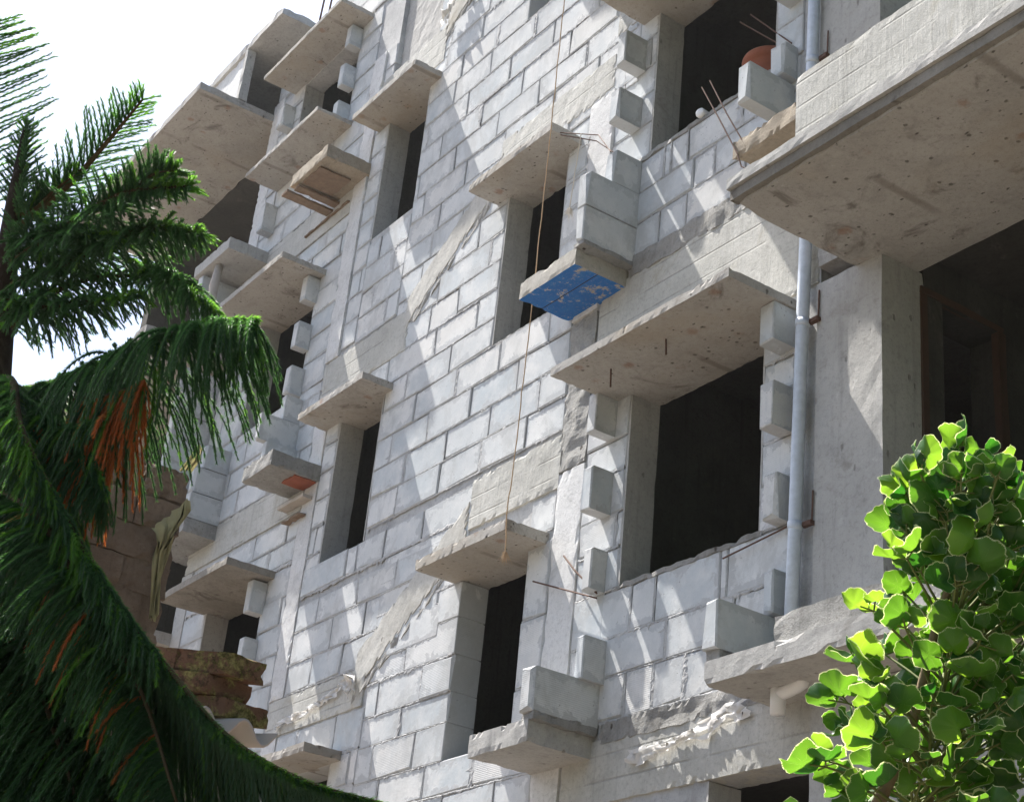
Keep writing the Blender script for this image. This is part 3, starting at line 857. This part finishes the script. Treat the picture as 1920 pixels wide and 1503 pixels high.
#@@PLANTS@@
# ------------------------------------------------------------------ old house in front of the block
def moss_sunlit(t, c):
    c = t.mix(t.math('MULTIPLY', t.step(t.noise(26, 7, .75), .50, .62), .8), c, (.045, .028, .02))
    m = t.step(t.noise(13, 8, .72, None, .5), .46, .56)
    return t.mix(t.math('MULTIPLY', m, .85), c, t.mix(t.step(t.noise(60, 5, .75), .35, .65), (.05, .055, .012), (.34, .30, .11)))  # moss, its pale tone raised to stand in for sun on the long face
M['brick'] = m_concrete('old_brick', (.16, .085, .055), (.25, .15, .10), stain=(.07, .055, .04), stainamt=.8, rough_h=.012, streak=.1, extra=moss_sunlit)
M['tile'] = m_simple('fibre_cement', (.50, .43, .40), .9, .25, 8, .1, .003)
M['mud'] = m_concrete('weathered_brown_wall', (.14, .095, .065), (.27, .20, .15), stain=(.06, .03, .022), stainamt=.9, rough_h=.02, streak=.5)
M['tarp'] = m_simple('yellowed_tarpaulin', (.33, .29, .15), .7, .35, 14, .2, .004, ((.4, .36, .16), .2))
H0 = V((-3.953, -3.787, 2.90))
HU, HV = V((math.cos(math.radians(235)), math.sin(math.radians(235)), 0)), V((math.cos(math.radians(98)), math.sin(math.radians(98)), 0))
HOUSE = thing('old_house', (H0.x, H0.y, 0), 'crumbling mossy brick gable stub of an old house in front of the block', 'house')
def brick(u0, u1, v0, v1, z0, z1, seed):
    def xf(p): return H0 + HU * p.x + HV * p.y + V((0, 0, p.z))
    rough_box(u0, u1, v0, v1, z0, z1, step=.012, amp=.0022, seed=seed, chip=.012, xf=xf).build('brick', M['brick'], HOUSE)
for k in range(5):
    brick(k * .155, k * .155 + .152, .0, .105, -.060, .0, 2 + k)
for k in range(5):
    brick(.048 + k * .17, .21 + k * .17, -.015, .128, -.116, -.062, 12 + k)
    brick(.012 + k * .16, .168 + k * .16, .012, .152, -.168, -.118, 22 + k)
def rx(u0, u1, v0, v1, z0, z1, m, n, seed):
    def xf(p): return H0 + HU * p.x + HV * p.y + V((0, 0, p.z))
    rough_box(u0, u1, v0, v1, z0, z1, step=.06, amp=.012, seed=seed, chip=.04, xf=xf).build(n, m, HOUSE)
rx(.02, 2.2, .03, .12, -2.9, -.22, M['dark'], 'wall', 5)
# corrugated sheet with its rounded edge towards the street
mb = MB(); nu, nv = 10, 36
for lay in (0, 1):
    for i in range(nu + 1):
        for j in range(nv + 1):
            u = -.03 + 1.2 * i / nu; v = -.30 + .44 * j / nv
            z = -.192 + .027 * math.cos((v - .035) / .125 * 2 * math.pi) - lay * .008 - .10 * (u + .03)
            p = H0 + HU * (u + .10 * math.sin(j * .2) * 0) + HV * v + V((0, 0, z)); mb.v.append(tuple(p))
W_ = nv + 1; off = (nu + 1) * W_
for i in range(nu):
    for j in range(nv):
        a = i * W_ + j; mb.f += [(a, a + 1, a + W_ + 1, a + W_), (off + a, off + a + W_, off + a + W_ + 1, off + a + 1)]
for j in range(nv): mb.f.append((j, off + j, off + j + 1, j + 1))
mb.build('roof_sheet', M['tile'], HOUSE, True)

BW = thing('brown_wall', (-9.1, -3.2, 0), 'weathered brown masonry wall seen end-on behind the drooping pine boughs', 'wall')
rough_box(-9.25, -9.0, -4.6, -2.11, 0, 5.36, step=.06, amp=.010, seed=3, chip=.05).build('wall', M['mud'], BW)
for k in range(9):
    rough_box(-9.27, -8.985, -2.385 - k * .285, -2.108 - k * .285, 5.37, 5.575 + .012 * (k % 3), step=.035, amp=.006, seed=40 + k, chip=.03).build('coping_stone', M['mud'], BW)

def sheet(name, mat, rows, label, cat):
    """crumpled cloth hung along rows of points"""
    b = MB(); n = 16
    for ri, (a, c) in enumerate(rows):
        for i in range(n + 1):
            p = V(a).lerp(V(c), i / n)
            b.v.append(tuple(p + V((.02 + .05 * NZ.noise(V((i * .7, ri * .9, 8))), NZ.noise(V((i * .5, ri, 3))) * .03, .04 * NZ.noise(V((i * .4, ri, 1)))))))
    for r in range(len(rows) - 1):
        for i in range(n):
            a = r * (n + 1) + i; b.f.append((a, a + 1, a + n + 2, a + n + 1))
    return tag(b.build(name, mat, None, True), label, cat)
TARP_ROWS = [((-8.97, -2.30, 5.15), (-8.94, -2.10, 5.40)), ((-8.93, -2.28, 5.11), (-8.9, -2.10, 5.30)), ((-8.92, -2.26, 5.04), (-8.9, -2.17, 5.15)),
             ((-8.94, -2.25, 4.97), (-8.93, -2.18, 5.04)), ((-8.96, -2.23, 4.80), (-8.95, -2.18, 4.84)), ((-8.97, -2.20, 4.6), (-8.96, -2.15, 4.62))]
for r in range(8):
    for k in range(6):
        y1 = -2.112 - k * .30 - (.14 if r % 2 else 0); y0 = y1 - .292
        z0 = 5.16 - r * .205
        rough_box(-9.02, -8.985 + rng.uniform(-.008, .01), y0, y1, z0, z0 + .195, step=.05, amp=.006, seed=r * 7 + k, chip=.03).build('stone', M['mud'], BW)
sheet('tarpaulin', M['tarp'], [((-9.05, -2.17, 5.60), (-9.05, -2.09, 5.62)), ((-9.02, -2.14, 5.67), (-9.02, -2.06, 5.69)), ((-9.0, -2.11, 5.77), (-9.0, -2.07, 5.77))],
      'small pale scrap of tarpaulin standing on top of the brown wall', 'tarpaulin')
sheet('tarpaulin', M['tarp'], TARP_ROWS, 'yellowish crumpled tarpaulin hanging off the end of the brown wall', 'tarpaulin')

# ------------------------------------------------------------------ Norfolk pine on the left
def m_needles(name, a, b, trans, tw):
    t = NT(name)
    c = t.mix(t.noise(3.5, 3), a, b)
    return t.bsdf(c, .55, None, .35, (trans, tw))
M['needle'] = m_needles('pine_needles', (.016, .050, .030), (.038, .092, .042), (.12, .30, .065), .40)
M['young_backlit'] = m_needles('young_backlit_needles', (.03, .10, .022), (.06, .16, .03), (.22, .50, .05), .5)  # brighter green for young tips, and for backlight painted on the long bough
M['dead'] = m_needles('dead_needles', (.30, .095, .03), (.46, .17, .055), (.85, .30, .07), .45)
M['bark'] = m_concrete('pine_bark', (.022, .018, .015), (.045, .036, .03), rough_h=.01, streak=.2)
M['twig'] = m_simple('pine_twig', (.075, .055, .03), .9, .4, 40, .1, .002)

PINE = thing('norfolk_pine', (-3.78, -4.42, 0), 'dark norfolk pine with drooping cord-like sprays along the left edge', 'tree')
TRUNK = [(-4.0, -4.25, 0), (-3.90, -4.33, 1.6), (-3.778, -4.419, 2.349), (-3.662, -4.574, 2.916), (-3.548, -4.674, 3.253), (-3.462, -4.732, 3.451), (-3.391, -4.769, 3.591), (-3.302, -4.81, 3.749)]
b = MB(); b.tube(TRUNK, [.075, .06, .05, .042, .036, .03, .02, .006], 12)
b.build('trunk', M['bark'], PINE, True)

prng = random.Random(5)
def smooth(pts, n):
    P = [V(p) for p in pts]; P = [P[0] * 2 - P[1]] + P + [P[-1] * 2 - P[-2]]
    out = []; segs = len(P) - 3
    for i in range(n + 1):
        f = i / n * segs; k = min(int(f), segs - 1); t = f - k
        a, b_, c, d = P[k:k + 4]
        out.append(.5 * ((2 * b_) + (c - a) * t + (2 * a - 5 * b_ + 4 * c - d) * t * t + (3 * b_ - a - 3 * c + d) * t ** 3))
    return out

def strand(mb, p, d, L, droop, curl, r=.0026, nl=.0125, dens=1.0):
    """one cord: a thin curved core thick with short awl-shaped needles"""
    n = max(5, int(L / .022)); pts = [p.copy()]; q = p.copy(); dd = d.normalized()
    for i in range(n):
        dd = (dd + V((0, 0, -1)) * droop / n + curl / n).normalized()
        q = q + dd * (L / n); pts.append(q.copy())
    mb.tube(pts, [r * (1 - .55 * i / n) for i in range(n + 1)], 3, False)
    m = int(L / .0032 * dens)
    for k in range(m):
        f = (k + prng.random()) / m * n; i = min(int(f), n - 1)
        c = pts[i].lerp(pts[i + 1], f - i); t = (pts[i + 1] - pts[i]).normalized()
        a = t.cross(V((.31, .57, .76))).normalized(); b_ = t.cross(a)
        taper = 1 - .45 * (f / n) ** 3
        w0 = k * 2.4 + prng.uniform(-.3, .3)
        for w in (w0, w0 + 2.1, w0 + 4.2):
            rad = a * math.cos(w) + b_ * math.sin(w)
            s_ = t.cross(rad) * .0011
            tip = c + (t * .80 + rad * .62) * nl * taper * prng.uniform(.8, 1.15)
            base = c + rad * r * .5
            k0 = len(mb.v); mb.v += [tuple(base - s_), tuple(base + s_), tuple(tip)]
            mb.f.append((k0, k0 + 1, k0 + 2))

def branch(pts, spacing, L, sides, droop, r0=.012, jitter=.25, dead=0.0, curl=V((0, 0, 0)), tipfan=True, Lprof=None, start=.05, nl=.0125, sideprof=None, young_lit_f=None):
    n = 60; P = smooth(pts, n)
    mb = MB(); mb.tube(P, [r0 * (1 - .75 * i / n) for i in range(n + 1)], 7)
    br = mb.build('branch', M['twig'], PINE, True)
    fo, de, yo = MB(), MB(), MB()
    length = sum((P[i + 1] - P[i]).length for i in range(n))
    N = int(length / spacing)
    for k in range(N + 1):
        f = start + (1 - start) * k / N
        i = min(int(f * n), n - 1); p = P[i].lerp(P[i + 1], f * n - i); t = (P[i + 1] - P[i]).normalized()
        side = t.cross(V((0, 0, 1)))
        side = side.normalized() if side.length > .2 else V((RT[0], RT[1], 0)).normalized()
        up = side.cross(t).normalized()
        prof = (Lprof(f) if Lprof else math.sin(min(1, .25 + f * .9) * math.pi * .75) * .55 + .45) * (1 - .62 * f ** 3)
        for si, s_ in enumerate(sides):
            a_f, a_s, a_u, mul = s_
            d = t * a_f + side * a_s + up * a_u + V([prng.uniform(-1, 1) for _ in range(3)]) * jitter
            tgt = de if prng.random() < dead else (yo if (f > .72 and a_u > -.1 and prng.random() < (f - .6) * 2.2) or prng.random() < (young_lit_f(f) if young_lit_f else .05) else fo)
            strand(tgt, p, d, L * mul * prof * (sideprof(si, f) if sideprof else 1.0) * prng.uniform(.75, 1.15), droop, curl, nl=nl)
    fo.build('foliage', M['needle'], br, kind='stuff')
    if yo.v: yo.build('young_backlit_foliage', M['young_backlit'], br, kind='stuff')
    if de.v: de.build('dead_foliage', M['dead'], br, kind='stuff')
    return br

B = {
 'b1': [(-3.419, -4.753, 3.538), (-3.241, -4.697, 3.616), (-3.125, -4.662, 3.70), (-3.03, -4.64, 3.762)],
 'b2': [(-3.689, -4.775, 3.686), (-3.591, -4.844, 3.873), (-3.513, -4.886, 4.002), (-3.45, -4.911, 4.097)],
 'b3': [(-3.405, -4.753, 3.561), (-3.359, -4.775, 3.646), (-3.296, -4.812, 3.759)],
 'b4': [(-3.451, -4.736, 3.473), (-3.22, -4.69, 3.491), (-3.00, -4.645, 3.493), (-2.845, -4.555, 3.478)],
 'b4b': [(-3.071, -4.645, 3.478), (-2.921, -4.618, 3.511), (-2.852, -4.587, 3.507)],
 'b5': [(-3.47, -4.721, 3.43), (-3.23, -4.645, 3.436), (-3.00, -4.585, 3.43), (-2.872, -4.50, 3.40)],
 'b6': [(-3.565, -4.653, 3.205), (-3.335, -4.58, 3.187), (-3.10, -4.525, 3.192), (-2.885, -4.455, 3.199), (-2.775, -4.385, 3.195)],
 'b6c': [(-3.137, -4.541, 3.417), (-2.985, -4.493, 3.343), (-2.892, -4.432, 3.256)],
 'b6d': [(-3.507, -4.688, 3.345), (-3.365, -4.659, 3.383), (-3.22, -4.593, 3.403), (-3.082, -4.495, 3.384)],
 'b7': [(-3.56, -4.65, 3.22), (-3.28, -4.70, 3.12), (-3.04, -4.712, 2.904), (-2.879, -4.613, 2.679), (-2.746, -4.555, 2.532), (-2.597, -4.472, 2.38), (-2.487, -4.405, 2.276), (-2.355, -4.325, 2.204), (-2.247, -4.217, 2.172)],
 'b8': [(-3.66, -4.58, 2.92), (-3.45, -4.68, 2.95), (-3.278, -4.735, 2.877), (-2.984, -4.672, 2.74), (-2.807, -4.604, 2.563), (-2.669, -4.508, 2.371), (-2.536, -4.457, 2.168)],
 'b9': [(-3.72, -4.49, 2.66), (-3.40, -4.68, 2.76), (-3.136, -4.729, 2.664), (-2.954, -4.643, 2.484), (-2.779, -4.587, 2.268), (-2.687, -4.542, 2.12)],
 'b10': [(-3.395, -4.789, 3.152), (-3.208, -4.704, 3.025), (-3.094, -4.62, 2.979), (-2.969, -4.577, 2.975)],
}
comb = [(.75, .75, .25, 1), (.75, -.75, .25, 1)]
branch(B['b1'], .0185, .125, comb + [(.8, .35, .5, .8)], .12, .010, .10, nl=.0175)
branch(B['b2'], .013, .19, [(.5, .9, .3, 1), (.5, -.9, .3, 1), (.6, .2, .8, .8), (.6, .2, -.8, .8)], -.1, .012, .12, nl=.017)
branch(B['b3'], .007, .075, comb + [(.7, .2, .8, .9), (.7, -.3, -.8, .9)], .0, .012, .2)
hang = [(.5, .55, -.35, 1), (.5, -.55, -.35, 1), (.75, .2, .45, .5)]
branch(B['b4'], .0100, .125, comb + [(.5, .3, -.6, 1.1), (.6, -.2, .6, .6)], .35, .011, .25)
branch(B['b4b'], .007, .09, comb + [(.6, 0, .8, .7)], .1, .006, .2)
branch(B['b5'], .0095, .135, comb + hang, .7, .011, .25)
branch(B['b6d'], .011, .14, hang + [(.5, .3, .7, .6)], .7, .010, .25)
branch(B['b6c'], .0105, .12, hang + comb, .8, .007, .25)
branch(B['b6'], .0075, .29, [(.55, .6, -.3, 1), (.55, -.6, -.3, 1), (.6, .2, -.6, .9), (.8, .3, .5, .25)], 1.5, .015, .22,
       Lprof=lambda f: .62 + .5 * math.sin(min(1.0, f * 1.05) * math.pi) + .55 * f ** 3)
branch(B['b10'], .008, .24, [(.5, .6, -.3, 1), (.5, -.6, -.3, 1), (.4, 0, -.8, 1)], 1.5, .012, .25, dead=.12)
branch([(-3.43, -4.75, 3.50), (-3.30, -4.72, 3.50), (-3.18, -4.68, 3.46), (-3.05, -4.62, 3.42)], .011, .12, comb + hang, .6, .010, .3)
branch([(-3.46, -4.73, 3.40), (-3.33, -4.68, 3.34), (-3.18, -4.62, 3.31), (-3.02, -4.55, 3.29)], .012, .13, comb + hang, .9, .010, .3)
branch([(-3.40, -4.77, 3.58), (-3.34, -4.74, 3.57), (-3.27, -4.72, 3.60), (-3.20, -4.70, 3.62)], .0075, .09, comb + [(.6, .1, .8, .8)], .2, .008, .3)
branch([(-3.30, -4.74, 3.10), (-3.15, -4.66, 3.02), (-3.00, -4.60, 2.90), (-2.92, -4.56, 2.80)], .0075, .22, hang, 1.4, .010, .25)
branch([(-3.45, -4.80, 2.95), (-3.25, -4.76, 2.80), (-3.05, -4.70, 2.55), (-2.90, -4.66, 2.25)], .0075, .25, hang, 1.2, .012, .25)
branch([(-3.70, -4.52, 2.75), (-3.30, -4.66, 2.62), (-3.066, -4.60, 2.40), (-2.93, -4.56, 2.24), (-2.80, -4.50, 2.08)], .0065, .26, hang + [(.3, 0, -.9, 1)], 1.2, .012, .25)
branch([(-3.70, -4.52, 2.70), (-3.40, -4.68, 2.58), (-3.167, -4.68, 2.46), (-3.02, -4.62, 2.20), (-2.95, -4.6, 2.0)], .0065, .26, hang + [(.3, 0, -.9, 1)], 1.2, .012, .25)
branch([(-3.56, -4.65, 3.20), (-3.38, -4.70, 3.10), (-3.20, -4.66, 3.0), (-3.06, -4.60, 2.94)], .0075, .24, hang + [(.3, 0, -.9, 1)], 1.3, .010, .25, dead=.1)
for k, (dx, dz) in enumerate(((-.10, -.16), (-.20, -.30), (-.04, -.30))):
    branch([(-3.74, -4.46, 2.75 + dz * .6), (-3.42, -4.66, 2.78 + dz * .7)] + [(x + dx, y - .02 * k, z + dz) for x, y, z in B['b7'][3:]], .0068, .27,
           [(.4, -.9, -.3, 1), (.4, .7, -.3, 1), (.4, -.3, -.8, 1)], 1.1, .011, .2, dead=.012)
dead_pts = [(-3.13, -4.60, 3.06), (-3.02, -4.56, 3.05), (-2.93, -4.53, 3.06)]
branch(dead_pts, .0055, .30, [(.15, .3, -.8, 1), (.1, -.35, -.8, 1), (.1, 0, -1, 1)], 1.2, .006, .14, dead=.75)
branch(B['b7'], .0058, .27, [(.35, -.9, -.25, 1.05), (.35, -.7, -.6, 1.15), (.75, .5, .2, .42), (.85, .2, .5, .25), (.7, .6, -.2, .45)], 1.0, .014, .14,
       Lprof=lambda f: .8 + .35 * math.sin(f * math.pi), sideprof=lambda i, f: 1.0 if i < 2 else (.9 if f < .58 else .26), young_lit_f=lambda f: .5 if .22 < f < .42 else .10)  # extra bright strands along this stretch paint its backlit comb into the colour
branch(B['b8'], .0065, .26, [(.4, -.8, -.3, 1), (.4, .8, -.3, 1), (.3, 0, -.8, 1)], 1.2, .013, .22, dead=.02)
branch(B['b9'], .0065, .26, [(.4, -.8, -.3, 1), (.4, .8, -.3, 1), (.3, 0, -.8, 1)], 1.2, .013, .22, dead=.03)
branch([(-3.25, -4.72, 2.55), (-2.95, -4.68, 2.38), (-2.75, -4.62, 2.15), (-2.65, -4.6, 1.95)], .007, .26, [(.4, -.8, -.3, 1), (.4, .8, -.3, 1), (.3, 0, -.8, 1)], 1.2, .012, .22)

# ------------------------------------------------------------------ variegated shrub on the right
def m_leaf():
    t = NT('shield_leaf')
    uv = t.sep(t.tc.outputs['UV'])
    r = uv[0]
    rnd = t.rnd()
    g1 = t.mix(rnd, (.018, .070, .026), (.055, .15, .028))
    g1 = t.mix(t.math('MULTIPLY', t.step(t.noise(60, 4), .5, .65), .45), g1, (.14, .25, .05))
    ang = uv[1]
    vein = t.math('MULTIPLY', t.step(t.math('ABSOLUTE', t.math('SUBTRACT', t.math('FRACT', t.math('MULTIPLY', ang, 7)), .5)), .035, .0), t.step(r, .85, .1))
    g1 = t.mix(t.math('MULTIPLY', vein, .4), g1, (.22, .33, .10))
    edge = t.step(t.math('ADD', r, t.math('MULTIPLY', t.noise(28, 4), .22)), 1.07, 1.092)
    c = t.mix(edge, g1, (.72, .74, .48))
    tr = t.mix(edge, t.mix(t.math('POWER', rnd, 1.25), (.03, .17, .009), (.36, .60, .035)), (.80, .84, .42))
    tr = t.mix(t.math('MULTIPLY', vein, .5), tr, (.6, .75, .2))
    return t.bsdf(c, .38, t.bump(t.noise(70, 3), .3, .001), .45, (tr, .5))
M['leaf'] = m_leaf()
M['stalk'] = m_simple('green_stalk', (.14, .16, .05), .7, .3, 30, .3, .001)
M['stem'] = m_simple('shrub_stem', (.20, .15, .10), .9, .4, 25, .1, .004)
SHRUB = thing('aralia_shrub', (-2.12, -3.42, 0), 'tall backlit shrub of round green leaves with pale edges', 'shrub')
srng = random.Random(23)

def leaf_mesh(k):
    rr = random.Random(100 + k)
    me = bpy.data.meshes.new('leaf'); vs_, fs, uvs = [(0, 0, 0)], [], [(0, .5)]
    seg = 32; rings = (.3, .62, .88, 1.0)
    cup, ph, wav = rr.uniform(.15, .62), rr.uniform(0, 6), rr.uniform(.05, .15)
    asp = rr.uniform(.74, 1.0); fold = rr.uniform(-.25, .75)
    for r in rings:
        for i in range(seg):
            w = 2 * math.pi * i / seg
            R = 1 - .38 * math.exp(-((w - math.pi) / .30) ** 2) + (.04 * math.cos(w * 11 + ph) + .055 * math.cos(w * 4 + ph * 2) + .05 * math.cos(w * 2 + ph)) * (r > .8)
            x, y = r * R * math.cos(w), r * R * math.sin(w) * asp
            z = cup * (r * r) * .8 + fold * abs(y) * r + wav * r * r * (math.sin(w * 4 + ph) + .6 * math.sin(w * 7 + ph * 3))
            vs_.append((x + .30, y, z)); uvs.append((r, i / seg))
    vs_[0] = (.30, 0, 0)
    for i in range(seg):
        fs.append((0, 1 + i, 1 + (i + 1) % seg))
    for q in range(len(rings) - 1):
        a = 1 + q * seg
        for i in range(seg):
            k2 = (i + 1) % seg; fs.append((a + i, a + seg + i, a + seg + k2, a + k2))
    me.from_pydata(vs_, [], fs); me.update()
    me.polygons.foreach_set('use_smooth', [True] * len(me.polygons))
    u = me.uv_layers.new(name='UVMap')
    for lp in me.loops: u.data[lp.index].uv = uvs[lp.vertex_index]
    me.materials.append(M['leaf'])
    return me
LEAF = [leaf_mesh(k) for k in range(16)]
stalks = MB(); NLEAF = [0]; MORE = MB(); MORE_UV = []
def leaf(at, out, size, up):
    x = out.normalized(); z = (up - x * up.dot(x)).normalized(); y = z.cross(x)
    NLEAF[0] += 1
    if NLEAF[0] > 296 and NLEAF[0] % 1 == 0:
        me = LEAF[srng.randrange(len(LEAF))]; m = Matrix((x, y, z)).transposed().to_4x4(); m.translation = at
        for v_ in me.vertices: MORE.v.append(tuple(m @ (v_.co * size)))
        n_ = len(MORE.v) - len(me.vertices)
        MORE.f += [tuple(n_ + i for i in p_.vertices) for p_ in me.polygons]
        MORE_UV.append(me); return
    o = bpy.data.objects.new('leaf', LEAF[srng.randrange(len(LEAF))])
    col.objects.link(o)
    m = Matrix((x, y, z)).transposed().to_4x4()
    o.rotation_euler = m.to_euler(); o.scale = (size, size, size); o.location = at
    return adopt(o, SHRUB)
def shoot(p, d, L, size, k=3, droopy=.0):
    """a stalk from the stem carrying one to five round leaves"""
    mid = p + d * (L * .55) + V((0, 0, .02)); end = p + d * L + V((0, 0, .05 - droopy * L))
    stalks.tube(smooth([p, mid, end], 6), [.0032, .003, .0028, .0026, .0024, .0022, .002], 5, False)
    e2 = (end - mid).normalized()
    for i in range(k):
        if NLEAF[0] >= 900: return
        w = (i - (k - 1) / 2) * 1.15 + srng.uniform(-.3, .3)
        s = e2.cross(V((0, 0, 1))); s = s.normalized() if s.length > .1 else V((1, 0, 0))
        o_ = (e2 * math.cos(w) + s * math.sin(w) + V((0, 0, srng.uniform(-.5, .35)))).normalized()
        pe = end + o_ * srng.uniform(.012, .035)
        stalks.tube([end, pe], .0016, 4, False)
        n = V((srng.gauss(-.15, .65), srng.gauss(.05, .65), srng.uniform(.1, 1.0)))
        leaf(pe, o_, size * srng.uniform(.55, 1.25), n)
STEMS = [[(-2.20, -3.44, 0), (-2.12, -3.43, 1.7), (-2.061, -3.409, 2.219), (-2.011, -3.396, 2.325), (-1.97, -3.386, 2.405), (-1.934, -3.384, 2.485), (-1.874, -3.393, 2.625), (-1.822, -3.406, 2.70), (-1.815, -3.41, 2.735)],
         [(-2.16, -3.25, 0), (-2.14, -3.22, 1.8), (-2.131, -3.202, 2.247), (-2.059, -3.193, 2.424), (-1.969, -3.188, 2.60), (-1.92, -3.205, 2.70)],
         [(-1.9, -3.2, 0), (-1.85, -3.15, 1.7), (-1.80, -3.10, 2.3), (-1.70, -3.08, 2.55), (-1.66, -3.10, 2.66)]]
SP = []
for i, s in enumerate(STEMS):
    P = smooth(s, 50); b = MB()
    b.tube(P, [.016 * (1 - .7 * k / 50) for k in range(51)], 8)
    b.build('stem', M['stem'], SHRUB, True); SP.append(P)
zmin = 2.12
JOBS = []
for i, P in enumerate(SP):
    pool = [p for p in P if p.z > zmin]
    n = (112, 76, 52)[i]
    for k in range(n):
        f = k / n
        JOBS.append((pool[min(len(pool) - 1, int(f * len(pool)))], k * 2.4 + srng.uniform(-.4, .4), f))
    for k in range(8): JOBS.append((P[-1], k * .8 + i, 2.0))
srng.shuffle(JOBS)
# those on the camera's side of the stems first: they show largest
JOBS.sort(key=lambda j: -(math.cos(j[1]) * .35 - math.sin(j[1]) * .75 + .6 * min(1, j[2])))
for p, w, f in JOBS:
    if f > 1:
        d = V((math.cos(w) * .55, math.sin(w) * .55, 1)).normalized()
        shoot(p, d, srng.uniform(.06, .14), .030, 2)
    else:
        d = V((math.cos(w), math.sin(w), .15 + .75 * f)).normalized()
        shoot(p + V((.055, .06, 0)) * (1 - f), d, (.15 - .04 * f) * srng.uniform(.55, 1.25), .033, 3, .25 * (1 - f))
fol = MORE.build('foliage', M['leaf'], SHRUB, True, 'stuff')
uvl = fol.data.uv_layers.new(name='UVMap'); buf = np.zeros(len(fol.data.loops) * 2); k_ = 0
for me in MORE_UV:
    a_ = np.zeros(len(me.loops) * 2); me.uv_layers[0].data.foreach_get('uv', a_)
    buf[k_:k_ + len(a_)] = a_; k_ += len(a_)
uvl.data.foreach_set('uv', buf)
stalks.build('leaf_stalks', M['stalk'], SHRUB, True, 'stuff')

# ------------------------------------------------------------------ unseen trees added right of the camera to block sky light
gm = MB(); grng = random.Random(3)
for k in range(16000):
    a = grng.uniform(-20, 3.5); h = grng.uniform(.2, 16)
    p = V((5.2 + .9 * NZ.noise(V((a * .5, h * .5, 2))) + grng.gauss(0, .45) + .06 * abs(a + 6), a, h + .8 * NZ.noise(V((a * .4, 1, 1)))))
    u = V([grng.uniform(-1, 1) for _ in range(3)]).normalized(); w = u.orthogonal().normalized(); s_ = grng.uniform(.2, .42)
    gm.quad(tuple(p - u * s_), tuple(p + w * s_ * .5), tuple(p + u * s_), tuple(p - w * s_ * .5))
M['sky_blocker'] = m_needles('sky_blocker_leaves', (.03, .075, .02), (.06, .12, .03), (.08, .2, .03), .2)
gt = gm.build('sky_blocker_trees', M['sky_blocker'], None, False, 'stuff')
tag(gt, 'unseen row of trees added on the right to block sky light', 'trees')

# ------------------------------------------------------------------ thin haze volume added to stand in for the sun's glare
hz = MB(); hz.box(-301, 301, -301, 301, -1, 18.5)
ho = hz.build('haze', None); ho['kind'] = 'stuff'
hm = bpy.data.materials.new('haze'); hm.use_nodes = True; hm.node_tree.nodes.clear()
hp = hm.node_tree.nodes.new('ShaderNodeVolumePrincipled'); hq = hm.node_tree.nodes.new('ShaderNodeOutputMaterial')
hp.inputs['Color'].default_value = (.93, .96, 1, 1); hp.inputs['Density'].default_value = .0004; hp.inputs['Anisotropy'].default_value = .55
hm.node_tree.links.new(hp.outputs[0], hq.inputs['Volume']); ho.data.materials.append(hm)
